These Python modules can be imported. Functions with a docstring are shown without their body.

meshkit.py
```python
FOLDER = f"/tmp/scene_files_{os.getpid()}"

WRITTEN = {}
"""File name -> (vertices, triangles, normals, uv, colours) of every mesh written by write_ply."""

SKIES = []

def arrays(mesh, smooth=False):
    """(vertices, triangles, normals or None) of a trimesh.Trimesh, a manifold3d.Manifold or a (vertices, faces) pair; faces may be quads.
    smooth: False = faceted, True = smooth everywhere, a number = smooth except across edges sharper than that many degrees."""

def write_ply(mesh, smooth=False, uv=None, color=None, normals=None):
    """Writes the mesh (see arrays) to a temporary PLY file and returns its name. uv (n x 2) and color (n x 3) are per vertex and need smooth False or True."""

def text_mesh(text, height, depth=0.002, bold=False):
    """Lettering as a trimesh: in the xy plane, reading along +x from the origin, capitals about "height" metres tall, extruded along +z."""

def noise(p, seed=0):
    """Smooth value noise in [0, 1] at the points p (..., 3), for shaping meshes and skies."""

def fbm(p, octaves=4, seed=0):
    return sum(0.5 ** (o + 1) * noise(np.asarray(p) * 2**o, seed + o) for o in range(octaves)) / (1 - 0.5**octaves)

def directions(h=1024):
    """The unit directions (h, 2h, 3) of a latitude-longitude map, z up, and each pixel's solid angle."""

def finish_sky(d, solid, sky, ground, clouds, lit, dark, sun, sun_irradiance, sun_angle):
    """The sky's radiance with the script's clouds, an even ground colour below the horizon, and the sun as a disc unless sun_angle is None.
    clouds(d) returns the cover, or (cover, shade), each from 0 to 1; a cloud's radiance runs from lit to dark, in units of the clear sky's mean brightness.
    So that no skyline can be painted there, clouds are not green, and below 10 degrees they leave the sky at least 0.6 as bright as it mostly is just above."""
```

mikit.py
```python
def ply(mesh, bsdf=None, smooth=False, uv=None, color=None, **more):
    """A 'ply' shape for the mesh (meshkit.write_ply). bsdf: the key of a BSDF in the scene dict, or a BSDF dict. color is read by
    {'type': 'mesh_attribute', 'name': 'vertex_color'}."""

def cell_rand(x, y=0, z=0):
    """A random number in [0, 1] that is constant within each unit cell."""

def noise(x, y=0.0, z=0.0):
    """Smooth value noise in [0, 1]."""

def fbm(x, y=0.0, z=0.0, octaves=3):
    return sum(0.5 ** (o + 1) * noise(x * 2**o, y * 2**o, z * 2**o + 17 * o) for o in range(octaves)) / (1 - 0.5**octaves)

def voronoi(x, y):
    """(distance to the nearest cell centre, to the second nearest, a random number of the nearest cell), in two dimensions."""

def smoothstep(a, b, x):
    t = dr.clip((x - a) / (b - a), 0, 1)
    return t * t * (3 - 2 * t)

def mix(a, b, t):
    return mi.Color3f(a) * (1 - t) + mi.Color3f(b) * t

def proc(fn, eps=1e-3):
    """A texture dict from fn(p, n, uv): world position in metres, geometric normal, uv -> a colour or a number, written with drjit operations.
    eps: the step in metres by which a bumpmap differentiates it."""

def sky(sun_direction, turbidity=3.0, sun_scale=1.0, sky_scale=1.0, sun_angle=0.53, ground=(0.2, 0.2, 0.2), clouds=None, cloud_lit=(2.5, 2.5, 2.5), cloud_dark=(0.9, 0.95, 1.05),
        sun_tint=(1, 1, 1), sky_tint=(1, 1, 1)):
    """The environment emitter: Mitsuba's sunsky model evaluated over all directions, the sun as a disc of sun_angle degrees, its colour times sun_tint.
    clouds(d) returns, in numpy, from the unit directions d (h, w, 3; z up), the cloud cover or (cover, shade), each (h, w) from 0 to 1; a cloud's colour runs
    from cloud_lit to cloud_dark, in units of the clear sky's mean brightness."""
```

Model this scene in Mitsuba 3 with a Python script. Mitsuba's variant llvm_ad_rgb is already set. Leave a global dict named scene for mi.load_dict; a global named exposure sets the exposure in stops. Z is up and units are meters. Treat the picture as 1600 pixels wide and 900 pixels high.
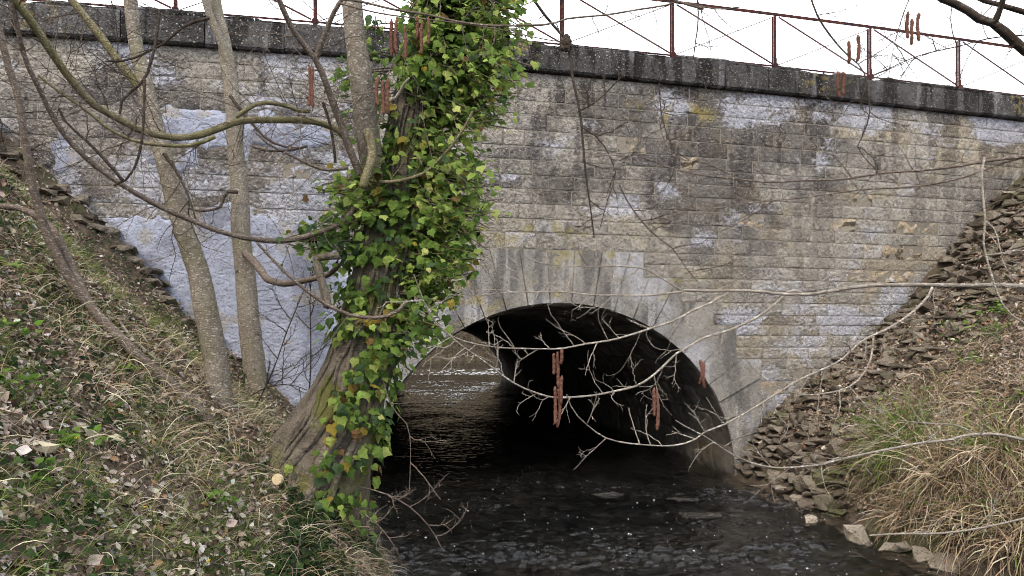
import math
import numpy as np, trimesh, drjit as dr, mitsuba as mi
import mikit, meshkit
from mikit import proc, noise, fbm, smoothstep, mix, voronoi
from shapely.geometry import Polygon, box as sbox, Point
from shapely.ops import unary_union

T = mi.ScalarTransform4f
scene, labels = {}, {}
RNG = np.random.default_rng(7)

# ------------------------------------------------------------------ camera, sky, exposure
HC, F, HOR = 2.384, 1100.0, 530.0        # eye height over the water, focal length and horizon row in 1600 x 900 pixels
scene['camera'] = {'type': 'perspective', 'fov': 2 * math.degrees(math.atan(800 / F)), 'fov_axis': 'x', 'near_clip': 0.05, 'far_clip': 600.0,
                   'principal_point_offset_y': -(HOR - 450) / 900.0,
                   'to_world': T().look_at(origin=[0, 0, HC], target=[0, 10, HC], up=[0, 0, 1])}
scene['sky'] = mikit.sky((-0.35, -0.62, 0.70), turbidity=3, sun_scale=0.22, sun_angle=14, clouds=lambda d: 1.0, cloud_lit=(3.1, 3.18, 3.34), cloud_dark=(2.6, 2.65, 2.8))
exposure = 3.0

# ------------------------------------------------------------------ helpers
def num(base):
    if base not in scene and not any(k.startswith(base + '__') for k in scene):
        return base
    k = 1
    while f'{base}_{k:03d}' in labels or f'{base}_{k:03d}' in scene or any(q.startswith(f'{base}_{k:03d}__') for q in scene):
        k += 1
    return f'{base}_{k:03d}'

COUNT = {}
def part(parent, name, mesh, bsdf, label=None, kind=None, smooth=False, **kw):
    c = COUNT.get((parent, name), 0)
    COUNT[(parent, name)] = c + 1
    key = f'{parent}__{name}' + (f'_{c:03d}' if c else '')
    scene[key] = mesh if isinstance(mesh, dict) else mikit.ply(mesh, bsdf, smooth=smooth, **kw)
    if label or kind:
        labels[key] = {}
        if label: labels[key]['label'] = label
        if kind: labels[key]['kind'] = kind
    return key

def tag(key, label=None, cat=None, group=None, kind=None):
    d = labels.setdefault(key, {})
    if label: d['label'] = label
    if cat: d['category'] = cat
    if group: d['group'] = group
    if kind: d['kind'] = kind

def single(name, mesh, bsdf, label=None, cat=None, group=None, kind=None, smooth=False, **kw):
    key = num(name)
    scene[key] = mikit.ply(mesh, bsdf, smooth=smooth, **kw)
    tag(key, label, cat, group, kind)
    return key

def thing(name, label, cat, group=None):
    k, key = 0, name
    while key in labels or key in scene:
        k += 1
        key = f'{name}_{k:03d}'
    tag(key, label, cat, group)
    return key

def P(x, y, Y):
    """the point at depth Y seen in column x, row y of the 1600 x 900 picture"""
    return np.array([(x - 800) / F * Y, Y, HC - (y - HOR) / F * Y])

def pix(p):
    p = np.asarray(p, float)
    return 800 + F * p[..., 0] / p[..., 1], HOR - F * (p[..., 2] - HC) / p[..., 1]

def cat_mesh(parts):
    vs, fs, n = [], [], 0
    for v, f in parts:
        vs.append(v); fs.append(f + n); n += len(v)
    return np.vstack(vs), np.vstack(fs)

def spline(pts, n):
    pts = np.asarray(pts, float)
    d = np.r_[0, np.cumsum(np.linalg.norm(np.diff(pts[:, :3], axis=0), axis=1))]
    from scipy.interpolate import PchipInterpolator, CubicSpline
    t = np.linspace(0, d[-1], n)
    if len(pts) < 3:
        return np.stack([np.interp(t, d, pts[:, k]) for k in range(pts.shape[1])], 1)
    return np.stack([PchipInterpolator(d, pts[:, k])(t) for k in range(pts.shape[1])], 1)

def tube(pts, radii, sides=7, rough=0.0, seed=0, knots=0):
    pts = np.asarray(pts, float)
    r = np.broadcast_to(np.asarray(radii, float), (len(pts),)).copy()
    t = np.gradient(pts, axis=0)
    t /= np.linalg.norm(t, axis=1, keepdims=True) + 1e-12
    a = np.zeros_like(t)
    ref = np.array([0.0, 0, 1]) if abs(t[0, 2]) < 0.9 else np.array([1.0, 0, 0])
    for i in range(len(pts)):
        ref = ref - t[i] * (ref @ t[i])
        ref /= np.linalg.norm(ref) + 1e-12
        a[i] = ref
    b = np.cross(t, a)
    ang = np.arange(sides) * 2 * np.pi / sides
    rr = np.repeat(r[:, None], sides, 1)
    v = pts[:, None] + rr[..., None] * (np.cos(ang)[None, :, None] * a[:, None] + np.sin(ang)[None, :, None] * b[:, None])
    if rough:
        k = 1.0 + rough * 2 * (meshkit.fbm(v / (r.mean() * 1.6), 2, seed) - 0.5)
        v = pts[:, None] + (v - pts[:, None]) * k[..., None]
    v = v.reshape(-1, 3)
    n = len(pts)
    i, j = np.meshgrid(np.arange(n - 1), np.arange(sides), indexing='ij')
    A, B, C, D = i * sides + j, i * sides + (j + 1) % sides, (i + 1) * sides + (j + 1) % sides, (i + 1) * sides + j
    f = np.vstack([np.stack([A, B, C], -1).reshape(-1, 3), np.stack([A, C, D], -1).reshape(-1, 3)])
    e = np.array([pts[0] - t[0] * r[0] * 0.3, pts[-1] + t[-1] * r[-1] * 0.6])
    o = len(v)
    j = np.arange(sides)
    f = np.vstack([f, np.stack([np.full(sides, o), (j + 1) % sides, j], 1), np.stack([np.full(sides, o + 1), (n - 1) * sides + j, (n - 1) * sides + (j + 1) % sides], 1)])
    return np.vstack([v, e]), f

def spread(tv, tf, R, pos, scale, color=None):
    """copies of a template at pos with rotations R and scales, as one mesh (and colours per vertex)"""
    n, m = len(pos), len(tv)
    v = np.einsum('nij,nmj->nmi', R, np.broadcast_to(tv, (n, m, 3)) * np.asarray(scale).reshape(n, 1, -1)) + pos[:, None]
    f = (tf[None] + (np.arange(n) * m)[:, None, None]).reshape(-1, 3)
    c = None if color is None else np.repeat(color, m, 0)
    return (v.reshape(-1, 3), f), c

def frames(normal, spin):
    """rotations whose z axis is the normal, turned by spin about it"""
    z = normal / np.linalg.norm(normal, axis=1, keepdims=True)
    ref = np.where(np.abs(z[:, 2:]) < 0.95, [0.0, 0, 1], [1.0, 0, 0])
    x = np.cross(ref, z); x /= np.linalg.norm(x, axis=1, keepdims=True)
    y = np.cross(z, x)
    c, s = np.cos(spin)[:, None], np.sin(spin)[:, None]
    return np.stack([x * c + y * s, y * c - x * s, z], -1)

def blades(base, dirn, length, width, droop, color, seg=4, rng=RNG, kink=0.10):
    """grass blades: ribbons leaving base along dirn, bending down under droop"""
    n = len(base)
    dirn = dirn / np.linalg.norm(dirn, axis=1, keepdims=True)
    side = np.cross(dirn, rng.normal(size=(n, 3))); side /= np.linalg.norm(side, axis=1, keepdims=True)
    t = np.linspace(0, 1, seg + 1)
    p, d = base.copy(), dirn.copy()
    rows = []
    for k in range(seg + 1):
        w = width * (1 - t[k]) ** 0.7 * 0.5 + 0.0003
        rows.append(np.stack([p - side * w[:, None], p + side * w[:, None]], 1))
        p = p + d * (length / seg)[:, None]
        d = d + np.array([0, 0, -1.0]) * (droop / seg)[:, None] + rng.normal(size=(n, 3)) * kink
        d /= np.linalg.norm(d, axis=1, keepdims=True)
    v = np.stack(rows, 1).reshape(n, -1, 3)
    m = v.shape[1]
    tf = []
    for k in range(seg):
        a = 2 * k
        tf += [[a, a + 1, a + 3], [a, a + 3, a + 2]]
    f = (np.array(tf)[None] + (np.arange(n) * m)[:, None, None]).reshape(-1, 3)
    return (v.reshape(-1, 3), f), np.repeat(color, m, 0)

def pick(palette, n, jitter=0.2, rng=RNG, p=None):
    c = np.array(palette)[rng.choice(len(palette), n, p=p)]
    return np.clip(c * (1 + jitter * rng.normal(size=(n, 1))) * (1 + 0.05 * rng.normal(size=(n, 3))), 0.01, 0.85)

# ------------------------------------------------------------------ materials
def dif(fn): return {'type': 'twosided', 'bsdf': {'type': 'diffuse', 'reflectance': proc(fn) if callable(fn) else {'type': 'rgb', 'value': list(fn)}}}
def bumped(fn, h, scale, eps=2e-3, rough=None):
    inner = {'type': 'diffuse', 'reflectance': proc(fn)} if rough is None else {'type': 'principled', 'base_color': proc(fn), 'roughness': rough, 'specular': 0.4}
    return {'type': 'twosided', 'bsdf': {'type': 'bumpmap', 'arbitrary': proc(h, eps), 'scale': scale, 'bsdf': inner}}

TH = math.atan(0.00021 * F)
CT, ST, D0 = math.cos(TH), math.sin(TH), 11.3
def wall_uz(p): return p.x * CT + (p.y - D0) * ST, p.z
def sat(x): return dr.clip(x, 0, 1)

def stone_col(p, n, uv):
    u, z = wall_uz(p)
    x = uv.x * 3
    fine = fbm(p.x * 26, p.y * 26, p.z * 26, 3)
    c = mix((0.185, 0.172, 0.165), (0.285, 0.268, 0.245), sat(x))
    c = mix(c, (0.325, 0.304, 0.272), sat(x - 1))
    broken = smoothstep(1.4, 1.6, uv.y)
    jit = sat(uv.y)
    c = c * (0.86 + 0.26 * jit)
    big = fbm(u * 0.55 + 3, z * 0.8, 0.0, 4)
    c = mix(c, c * mi.Color3f(0.46, 0.455, 0.48), smoothstep(0.47, 0.62, big + 0.16 * (jit - 0.5)))
    warm = fbm(u * 2.1, z * 2.6 + 40, 1.0, 3)
    c = mix(c, c * mi.Color3f(1.14, 1.06, 0.90), smoothstep(0.52, 0.68, warm) * (0.25 + 0.5 * smoothstep(1.0, 5.0, u)))
    streak = fbm(u * 5.0, z * 0.45, 4.0, 3) * 0.75 + 0.25 * noise(u * 19, z * 9, 2.0)
    near_top = smoothstep(3.0, 6.6, z)
    c = mix(c, c * mi.Color3f(0.45, 0.44, 0.46), smoothstep(0.48, 0.62, streak) * (0.28 + 0.6 * near_top))
    blue = fbm(u * 1.5 + 9, z * 2.2, 2.0, 5) + 0.16 * (jit - 0.5)
    lift = 0.24 * smoothstep(-1.8, -3.2, u) * smoothstep(5.9, 4.6, z) + 0.27 * smoothstep(1.6, 3.4, u) * smoothstep(5.95, 6.35, z) + 0.21 * smoothstep(3.0, 4.6, u) * smoothstep(4.2, 3.1, z) + 0.14 * smoothstep(-2.0, -3.5, u) * smoothstep(5.9, 6.2, z)
    c = mix(c, (0.43, 0.445, 0.52), smoothstep(0.63, 0.86, blue + lift + 0.25 * (fine - 0.5)) * 0.72)
    c = mix(c, mi.Color3f(0.40, 0.325, 0.23), broken * smoothstep(0.36, 0.50, fbm(u * 7, z * 9, 3.0, 3)) * 0.9)
    c = mix(c, c * 0.22, broken * smoothstep(0.58, 0.66, fbm(u * 6 + 3, z * 11, 9.0, 3)) * 0.9)
    c = c * (0.18 + 1.55 * fine)
    pit = noise(p.x * 55, p.y * 55, p.z * 55) * 0.55 + noise(p.x * 120, p.y * 120, p.z * 120) * 0.45
    c = mix(c, c * 0.32, smoothstep(0.48, 0.28, pit) * 0.9)
    c = mix(c, mi.Color3f(0.60, 0.58, 0.54), smoothstep(0.66, 0.78, pit) * 0.6)
    lich = smoothstep(0.50, 0.70, fbm(u * 6, z * 6, 3.0, 4)) * smoothstep(0.62, 0.18, dr.sqrt(dr.square((u - 2.75) / 1.1) + dr.square((z - 6.2) / 0.30)) * 0.6)
    lich = dr.maximum(lich, smoothstep(0.56, 0.74, fbm(u * 4, z * 5, 7.0, 4)) * smoothstep(1.0, 0.3, dr.abs(z - 4.05) * 2.5) * smoothstep(2.2, 0.5, dr.abs(u - 1.0)) * 0.6)
    return mix(c, (0.30, 0.245, 0.06), lich * 0.75)
def stone_h(p, n, uv):
    return noise(p.x * 34, p.y * 34, p.z * 34) * 0.55 + noise(p.x * 80, p.y * 80, p.z * 80) * 0.3 + noise(p.x * 170, p.y * 170, p.z * 170) * 0.15
scene['m_stone'] = bumped(stone_col, stone_h, 0.028)

def dressed_col(p, n, uv):
    u, z = wall_uz(p)
    c = mix((0.195, 0.19, 0.184), (0.31, 0.293, 0.268), fbm(u * 1.5, z * 1.1, 5.0, 4)) * (0.9 + 0.2 * uv.y)
    c = mix(c, (0.40, 0.405, 0.455), smoothstep(0.50, 0.74, fbm(u * 1.6 + 30, z * 1.4, 8.0, 4)) * 0.6)
    run = fbm(u * 2.3 + 5, z * 0.55, 2.0, 4) * 0.8 + 0.2 * noise(u * 17, z * 3, 1.0)
    c = mix(c, c * mi.Color3f(0.48, 0.485, 0.51), smoothstep(0.52, 0.66, run) * 0.8)
    wh = fbm(u * 11 + 5, z * 1.1, 3.0, 3)
    c = mix(c, (0.52, 0.52, 0.53), smoothstep(0.62, 0.78, wh) * 0.35)
    c = mix(c, (0.32, 0.265, 0.08), smoothstep(0.58, 0.74, fbm(u * 2.7, z * 3.2, 11.0, 4)) * smoothstep(2.3, 3.2, z) * 0.55)
    c = c * (0.6 + 0.8 * fbm(p.x * 24, p.y * 24, p.z * 24, 3))
    pit = noise(p.x * 70, p.y * 70, p.z * 70)
    c = mix(c, c * 0.42, smoothstep(0.36, 0.2, pit))
    return mix(c, (0.60, 0.59, 0.57), smoothstep(0.80, 0.90, pit) * 0.5)
scene['m_dressed'] = bumped(dressed_col, stone_h, 0.012)

def coping_col(p, n, uv):
    u, z = wall_uz(p)
    c = mix((0.036, 0.035, 0.036), (0.092, 0.089, 0.088), fbm(u * 1.7, z * 3.0, p.y, 4)) * (0.75 + 0.5 * uv.y) * (0.6 + 0.8 * fbm(p.x * 26, p.y * 26, p.z * 26, 3))
    st = fbm(u * 7, z * 0.8, 2.0, 3)
    c = mix(c, c * 0.42, smoothstep(0.46, 0.62, st))
    c = mix(c, (0.26, 0.26, 0.29), smoothstep(0.60, 0.76, fbm(u * 9, z * 1.4, 8.0, 3)) * 0.35)
    d, e, r = voronoi(u * 14, z * 14 + p.y * 9)
    c = mix(c, (0.42, 0.42, 0.40), smoothstep(0.18, 0.10, d) * smoothstep(0.60, 0.80, r) * smoothstep(0.5, 0.62, noise(u * 1.8, z * 2, 1.0)) * 0.8)
    c = mix(c, (0.26, 0.20, 0.06), smoothstep(0.60, 0.72, fbm(u * 10, z * 11, 5.0, 3)) * smoothstep(0.60, 0.8, noise(u * 1.1 + 3, z, 4.0)) * 0.4)
    pit = noise(p.x * 60, p.y * 60, p.z * 60)
    return mix(mix(c, c * 0.4, smoothstep(0.4, 0.22, pit)), (0.44, 0.43, 0.41), smoothstep(0.78, 0.88, pit) * 0.5)
scene['m_coping'] = bumped(coping_col, stone_h, 0.015)

def mortar_col(p, n, uv):
    u, z = wall_uz(p)
    c = mix((0.17, 0.155, 0.135), (0.33, 0.30, 0.25), fbm(u * 1.4, z * 1.4, 2.0, 4))
    return c * (0.6 + 0.6 * noise(p.x * 60, p.y * 60, p.z * 60))
scene['m_mortar'] = dif(mortar_col)

def render_col(p, n, uv):
    u, z = wall_uz(p)
    c = mix((0.31, 0.34, 0.44), (0.43, 0.465, 0.58), fbm(u * 1.6, z * 1.6, 2.0, 4)) * (0.72 + 0.55 * fbm(p.x * 20, p.y * 20, p.z * 20, 3))
    c = mix(c, c * mi.Color3f(0.62, 0.60, 0.60), smoothstep(0.48, 0.66, fbm(u * 1.3 + 7, z * 1.2, 6.0, 5)) * 0.85)
    c = mix(c, (0.33, 0.30, 0.25), smoothstep(0.62, 0.72, fbm(u * 2.6, z * 3.0, 9.0, 3)) * 0.6)
    w = dr.abs(u + 3.95 + 0.05 * noise(z * 3, 1.0, 2.0))
    c = mix(c, (0.78, 0.80, 0.84), smoothstep(0.09, 0.05, w) * smoothstep(3.75, 3.5, z) * 0.9)
    pit = noise(p.x * 50, p.y * 50, p.z * 50)
    return mix(c, c * 0.62, smoothstep(0.42, 0.22, pit))
scene['m_render'] = bumped(render_col, stone_h, 0.028)

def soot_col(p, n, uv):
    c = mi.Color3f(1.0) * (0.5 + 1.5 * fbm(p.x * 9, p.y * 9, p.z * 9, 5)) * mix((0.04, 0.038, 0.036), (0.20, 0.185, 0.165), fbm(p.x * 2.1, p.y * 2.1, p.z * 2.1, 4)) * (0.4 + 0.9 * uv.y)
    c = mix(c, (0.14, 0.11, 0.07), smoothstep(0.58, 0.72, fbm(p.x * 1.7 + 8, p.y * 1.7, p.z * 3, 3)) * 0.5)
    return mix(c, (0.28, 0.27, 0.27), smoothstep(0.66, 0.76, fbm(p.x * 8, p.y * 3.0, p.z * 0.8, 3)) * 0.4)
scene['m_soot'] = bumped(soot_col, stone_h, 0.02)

def rubble_col(p, n, uv):
    c = mix((0.085, 0.07, 0.057), (0.34, 0.30, 0.25), uv.x)
    c = c * (0.55 + 0.8 * fbm(p.x * 7, p.y * 7, p.z * 7, 4))
    c = mix(c, (0.07, 0.085, 0.03), smoothstep(0.50, 0.66, fbm(p.x * 2.3, p.y * 2.3, p.z * 2.3 + 5, 4)) * uv.y)
    return mix(c, c * 0.5, smoothstep(0.4, 0.25, noise(p.x * 60, p.y * 60, p.z * 60)))
scene['m_rubble'] = bumped(rubble_col, stone_h, 0.02)

def rust_col(p, n, uv):
    t = fbm(p.x * 6, p.y * 6, p.z * 6, 4)
    return mix(mix((0.060, 0.024, 0.024), (0.036, 0.024, 0.026), smoothstep(0.42, 0.6, t)), (0.11, 0.05, 0.032), smoothstep(0.62, 0.75, noise(p.x * 40, p.y * 40, p.z * 40)))
scene['m_rust'] = dif(rust_col)

def bark(lo, hi, spot, moss, sc=1.0):
    def fn(p, n, uv):
        c = mix(lo, hi, fbm(p.x * 9 * sc, p.y * 9 * sc, p.z * 5 * sc, 4))
        c = mix(c, spot, smoothstep(0.66, 0.76, noise(p.x * 45 * sc, p.y * 45 * sc, p.z * 60 * sc)) * 0.7)
        c = mix(c, c * 0.45, smoothstep(0.62, 0.74, noise(p.x * 20 * sc, p.y * 20 * sc, p.z * 70 * sc)) * 0.6)
        if moss:
            c = mix(c, (0.11, 0.115, 0.03), smoothstep(0.46, 0.62, fbm(p.x * 3.1, p.y * 3.1, p.z * 2.2 + 3, 4)) * moss)
        return c
    return fn
def bark_h(p, n, uv): return fbm(p.x * 60, p.y * 60, p.z * 22, 3)
scene['m_bark_grey'] = bumped(bark((0.14, 0.12, 0.10), (0.27, 0.24, 0.20), (0.46, 0.45, 0.42), 0.22, 1.4), bark_h, 0.012)
scene['m_bark_old'] = bumped(bark((0.05, 0.042, 0.034), (0.235, 0.205, 0.17), (0.20, 0.18, 0.15), 0.75, 1.3), bark_h, 0.035)
scene['m_bark_olive'] = dif(bark((0.10, 0.085, 0.05), (0.23, 0.205, 0.13), (0.40, 0.38, 0.31), 0.30, 2.0))
scene['m_bark_brown'] = dif(bark((0.075, 0.058, 0.048), (0.20, 0.165, 0.14), (0.36, 0.33, 0.30), 0.0, 2.0))
scene['m_bark_dark'] = dif(bark((0.03, 0.024, 0.02), (0.08, 0.065, 0.055), (0.12, 0.11, 0.10), 0.0, 2.0))
scene['m_twig'] = dif(bark((0.15, 0.13, 0.11), (0.36, 0.325, 0.285), (0.55, 0.53, 0.50), 0.0, 3.0))
def catkin_col(p, n, uv): return mix((0.075, 0.038, 0.030), (0.21, 0.11, 0.083), noise(p.x * 500, p.y * 500, p.z * 400))
scene['m_catkin'] = dif(catkin_col)
scene['m_bud'] = dif((0.30, 0.16, 0.13))
VC = {'type': 'mesh_attribute', 'name': 'vertex_color'}
scene['m_litter'] = {'type': 'twosided', 'bsdf': {'type': 'diffuse', 'reflectance': VC}}
scene['m_leafy'] = {'type': 'principledthin', 'base_color': VC, 'roughness': 0.36, 'diff_trans': 1.0, 'eta': 1.45}
IVY = [(0.085, 0.15, 0.04), (0.17, 0.265, 0.065), (0.29, 0.39, 0.10), (0.08, 0.13, 0.065), (0.40, 0.48, 0.15), (0.34, 0.27, 0.06), (0.19, 0.12, 0.06)]
for k, c in enumerate(IVY):
    scene[f'm_ivy_{k}'] = {'type': 'principledthin', 'base_color': {'type': 'rgb', 'value': list(c)}, 'roughness': 0.36, 'diff_trans': 1.0, 'eta': 1.45}
def soil_col(p, n, uv):
    c = mix((0.042, 0.033, 0.025), (0.145, 0.118, 0.092), fbm(p.x * 6, p.y * 6, p.z * 6, 5))
    return mix(c, (0.06, 0.075, 0.025), smoothstep(0.55, 0.68, fbm(p.x * 1.7, p.y * 1.7, p.z * 1.7, 3)) * 0.5)
scene['m_soil'] = bumped(soil_col, lambda p, n, uv: fbm(p.x * 24, p.y * 24, p.z * 24, 4), 0.05, 4e-3)
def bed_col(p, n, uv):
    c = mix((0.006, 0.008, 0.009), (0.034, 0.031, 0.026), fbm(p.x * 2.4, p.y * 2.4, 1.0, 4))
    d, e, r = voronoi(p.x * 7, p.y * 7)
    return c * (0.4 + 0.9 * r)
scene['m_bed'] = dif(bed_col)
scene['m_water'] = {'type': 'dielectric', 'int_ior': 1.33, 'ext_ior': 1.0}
scene['m_foam'] = dif((0.70, 0.72, 0.75))
def road_col(p, n, uv): return mix((0.10, 0.095, 0.085), (0.2, 0.185, 0.16), fbm(p.x * 3, p.y * 3, 0.0, 4))
scene['m_road'] = dif(road_col)

# ------------------------------------------------------------------ the lie of the land
AX = np.array([-0.1545, 1.0])                        # the way the stream runs under the bridge
def W(u, z, out=0.0):
    u, z, out = np.broadcast_arrays(np.asarray(u, float), np.asarray(z, float), np.asarray(out, float))
    return np.stack([u * CT + out * ST, D0 + u * ST - out * CT, z], -1)
def wall_y(X): return D0 + np.asarray(X) * ST / CT
def px_u(x):
    Y = D0 / (1 - 0.00021 * (np.asarray(x, float) - 800))
    return (Y - D0) / ST
def px_uz(x, y):
    Y = D0 / (1 - 0.00021 * (np.asarray(x, float) - 800))
    return (Y - D0) / ST, HC - (np.asarray(y, float) - HOR) / F * Y
def hump(u): return -0.0015 * (np.asarray(u) - 1.5) ** 2

LE, LZ = [-3, -0.3, 0, 0.12, 0.35, 0.8, 1.255, 2.51, 4.98, 6.8, 9, 60], [-0.7, -0.45, 0, 0.30, 0.66, 1.17, 1.64, 2.70, 5.08, 6.85, 7.0, 7.0]
RE, RZ = [-3, -0.4, 0, 0.15, 0.35, 0.62, 1.92, 3.28, 5.0, 7.5, 9, 60], [-0.7, -0.35, 0, 0.25, 0.62, 1.05, 1.93, 2.97, 4.62, 6.85, 7.0, 7.0]
def left_z(X, Y):
    q = X + 0.1545 * Y
    e = -(q + 0.56) + 0.40 * np.exp(-((Y - 6.5) / 1.0) ** 2) + 0.10 * np.sin(Y * 2.1) * np.exp(-((Y - 9) / 2.2) ** 2)
    pts = np.stack([X, Y, np.zeros_like(X)], -1)
    n = 0.30 * (meshkit.fbm(pts * 0.9 + 7, 3, 3) - 0.5) + 0.16 * (meshkit.fbm(pts * 4.5, 3, 5) - 0.5)
    return np.interp(e, LE, LZ) + n * np.clip(e / 0.5, 0.15, 1)
def right_z(X, Y):
    q = X + 0.1545 * Y
    e = q - 5.77 + 0.10 * np.sin(Y * 1.7 + 1)
    pts = np.stack([X, Y, np.zeros_like(X)], -1)
    n = 0.28 * (meshkit.fbm(pts * 0.9 + 31, 3, 13) - 0.5) + 0.16 * (meshkit.fbm(pts * 4.5, 3, 15) - 0.5)
    return np.interp(e, RE, RZ) + n * np.clip(e / 0.5, 0.15, 1)
def normals(fz, X, Y, h=0.06):
    n = np.stack([-(fz(X + h, Y) - fz(X - h, Y)) / (2 * h), -(fz(X, Y + h) - fz(X, Y - h)) / (2 * h), np.ones_like(X)], -1)
    return n / np.linalg.norm(n, axis=1, keepdims=True)
def sheet(us, vs, fn):
    U, V = np.meshgrid(us, vs, indexing='ij')
    p = fn(U.ravel(), V.ravel())
    m = len(vs)
    i, j = np.meshgrid(np.arange(len(us) - 1), np.arange(m - 1), indexing='ij')
    a = (i * m + j).ravel()
    f = np.vstack([np.stack([a, a + m, a + m + 1], 1), np.stack([a, a + m + 1, a + 1], 1)])
    return p, f
def bank_sheet(side):
    es = np.r_[-1.6, np.arange(-0.9, 5.5, 0.07), np.arange(5.5, 9, 0.3), 11, 16, 30, 60]
    ts = np.r_[np.arange(-14, 1, 0.6), np.arange(1, 11, 0.07), np.linspace(11, 16, 30)]
    def fn(e, t):
        q = -0.56 - e if side < 0 else 5.77 + e
        X = q - 0.1545 * t
        Y = np.minimum(t, wall_y(X) + 0.25) if True else t
        X = q - 0.1545 * Y
        return np.stack([X, Y, (left_z if side < 0 else right_z)(X, Y)], -1)
    return sheet(es, ts, fn)
v, f = bank_sheet(-1)
single('bank', (v, f), 'm_soil', 'steep earth bank under dead leaves and grass at the left of the stream', 'bank', kind='structure', smooth=True)
v, f = bank_sheet(1)
single('bank', (v, f[:, ::-1]), 'm_soil', 'earth bank under dry straw at the right of the stream', 'bank', kind='structure', smooth=True)

# water, its bed
def wave(X, Y):
    p = np.stack([X, Y, np.zeros_like(X)], -1)
    amp = np.interp(Y, [-14, 6, 9.5, 12, 14, 40, 120], [0.010, 0.016, 0.016, 0.009, 0.007, 0.008, 0.02])
    z = meshkit.fbm(p * [4.5, 7.5, 1], 4, 21) - 0.5 + 0.55 * (meshkit.fbm(p * [14, 26, 1] + 5, 3, 22) - 0.5)
    rough = np.clip((meshkit.fbm(p * [0.8, 1.3, 1] + 60, 3, 27) - 0.42) * 5, 0.15, 1.6) * np.interp(Y, [5, 11, 13], [1, 1, 0.3])
    z = z * amp * 2.2 + rough * 0.044 * (meshkit.fbm(p * [9, 21, 1] + 9, 3, 28) - 0.5) * 2
    z = z + 0.018 * (meshkit.noise(p * [0.9, 0.6, 1], 24) - 0.5)
    for (bx, by, s) in ((1.28, 9.0, 0.30), (2.55, 9.15, 0.28), (2.2, 8.15, 0.30), (0.3, 8.0, 0.25)):      # riffles over sunken stones
        d2 = ((X - bx) / (2 * s)) ** 2 + ((Y - by + 0.15) / s) ** 2
        z = z + np.exp(-d2) * (0.018 + 0.06 * (meshkit.fbm(p * [9, 16, 1] + bx, 3, 25) - 0.5))
    return z + np.interp(Y, [41, 47, 50, 140], [0, 0, 0.30, 0.35])
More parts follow.
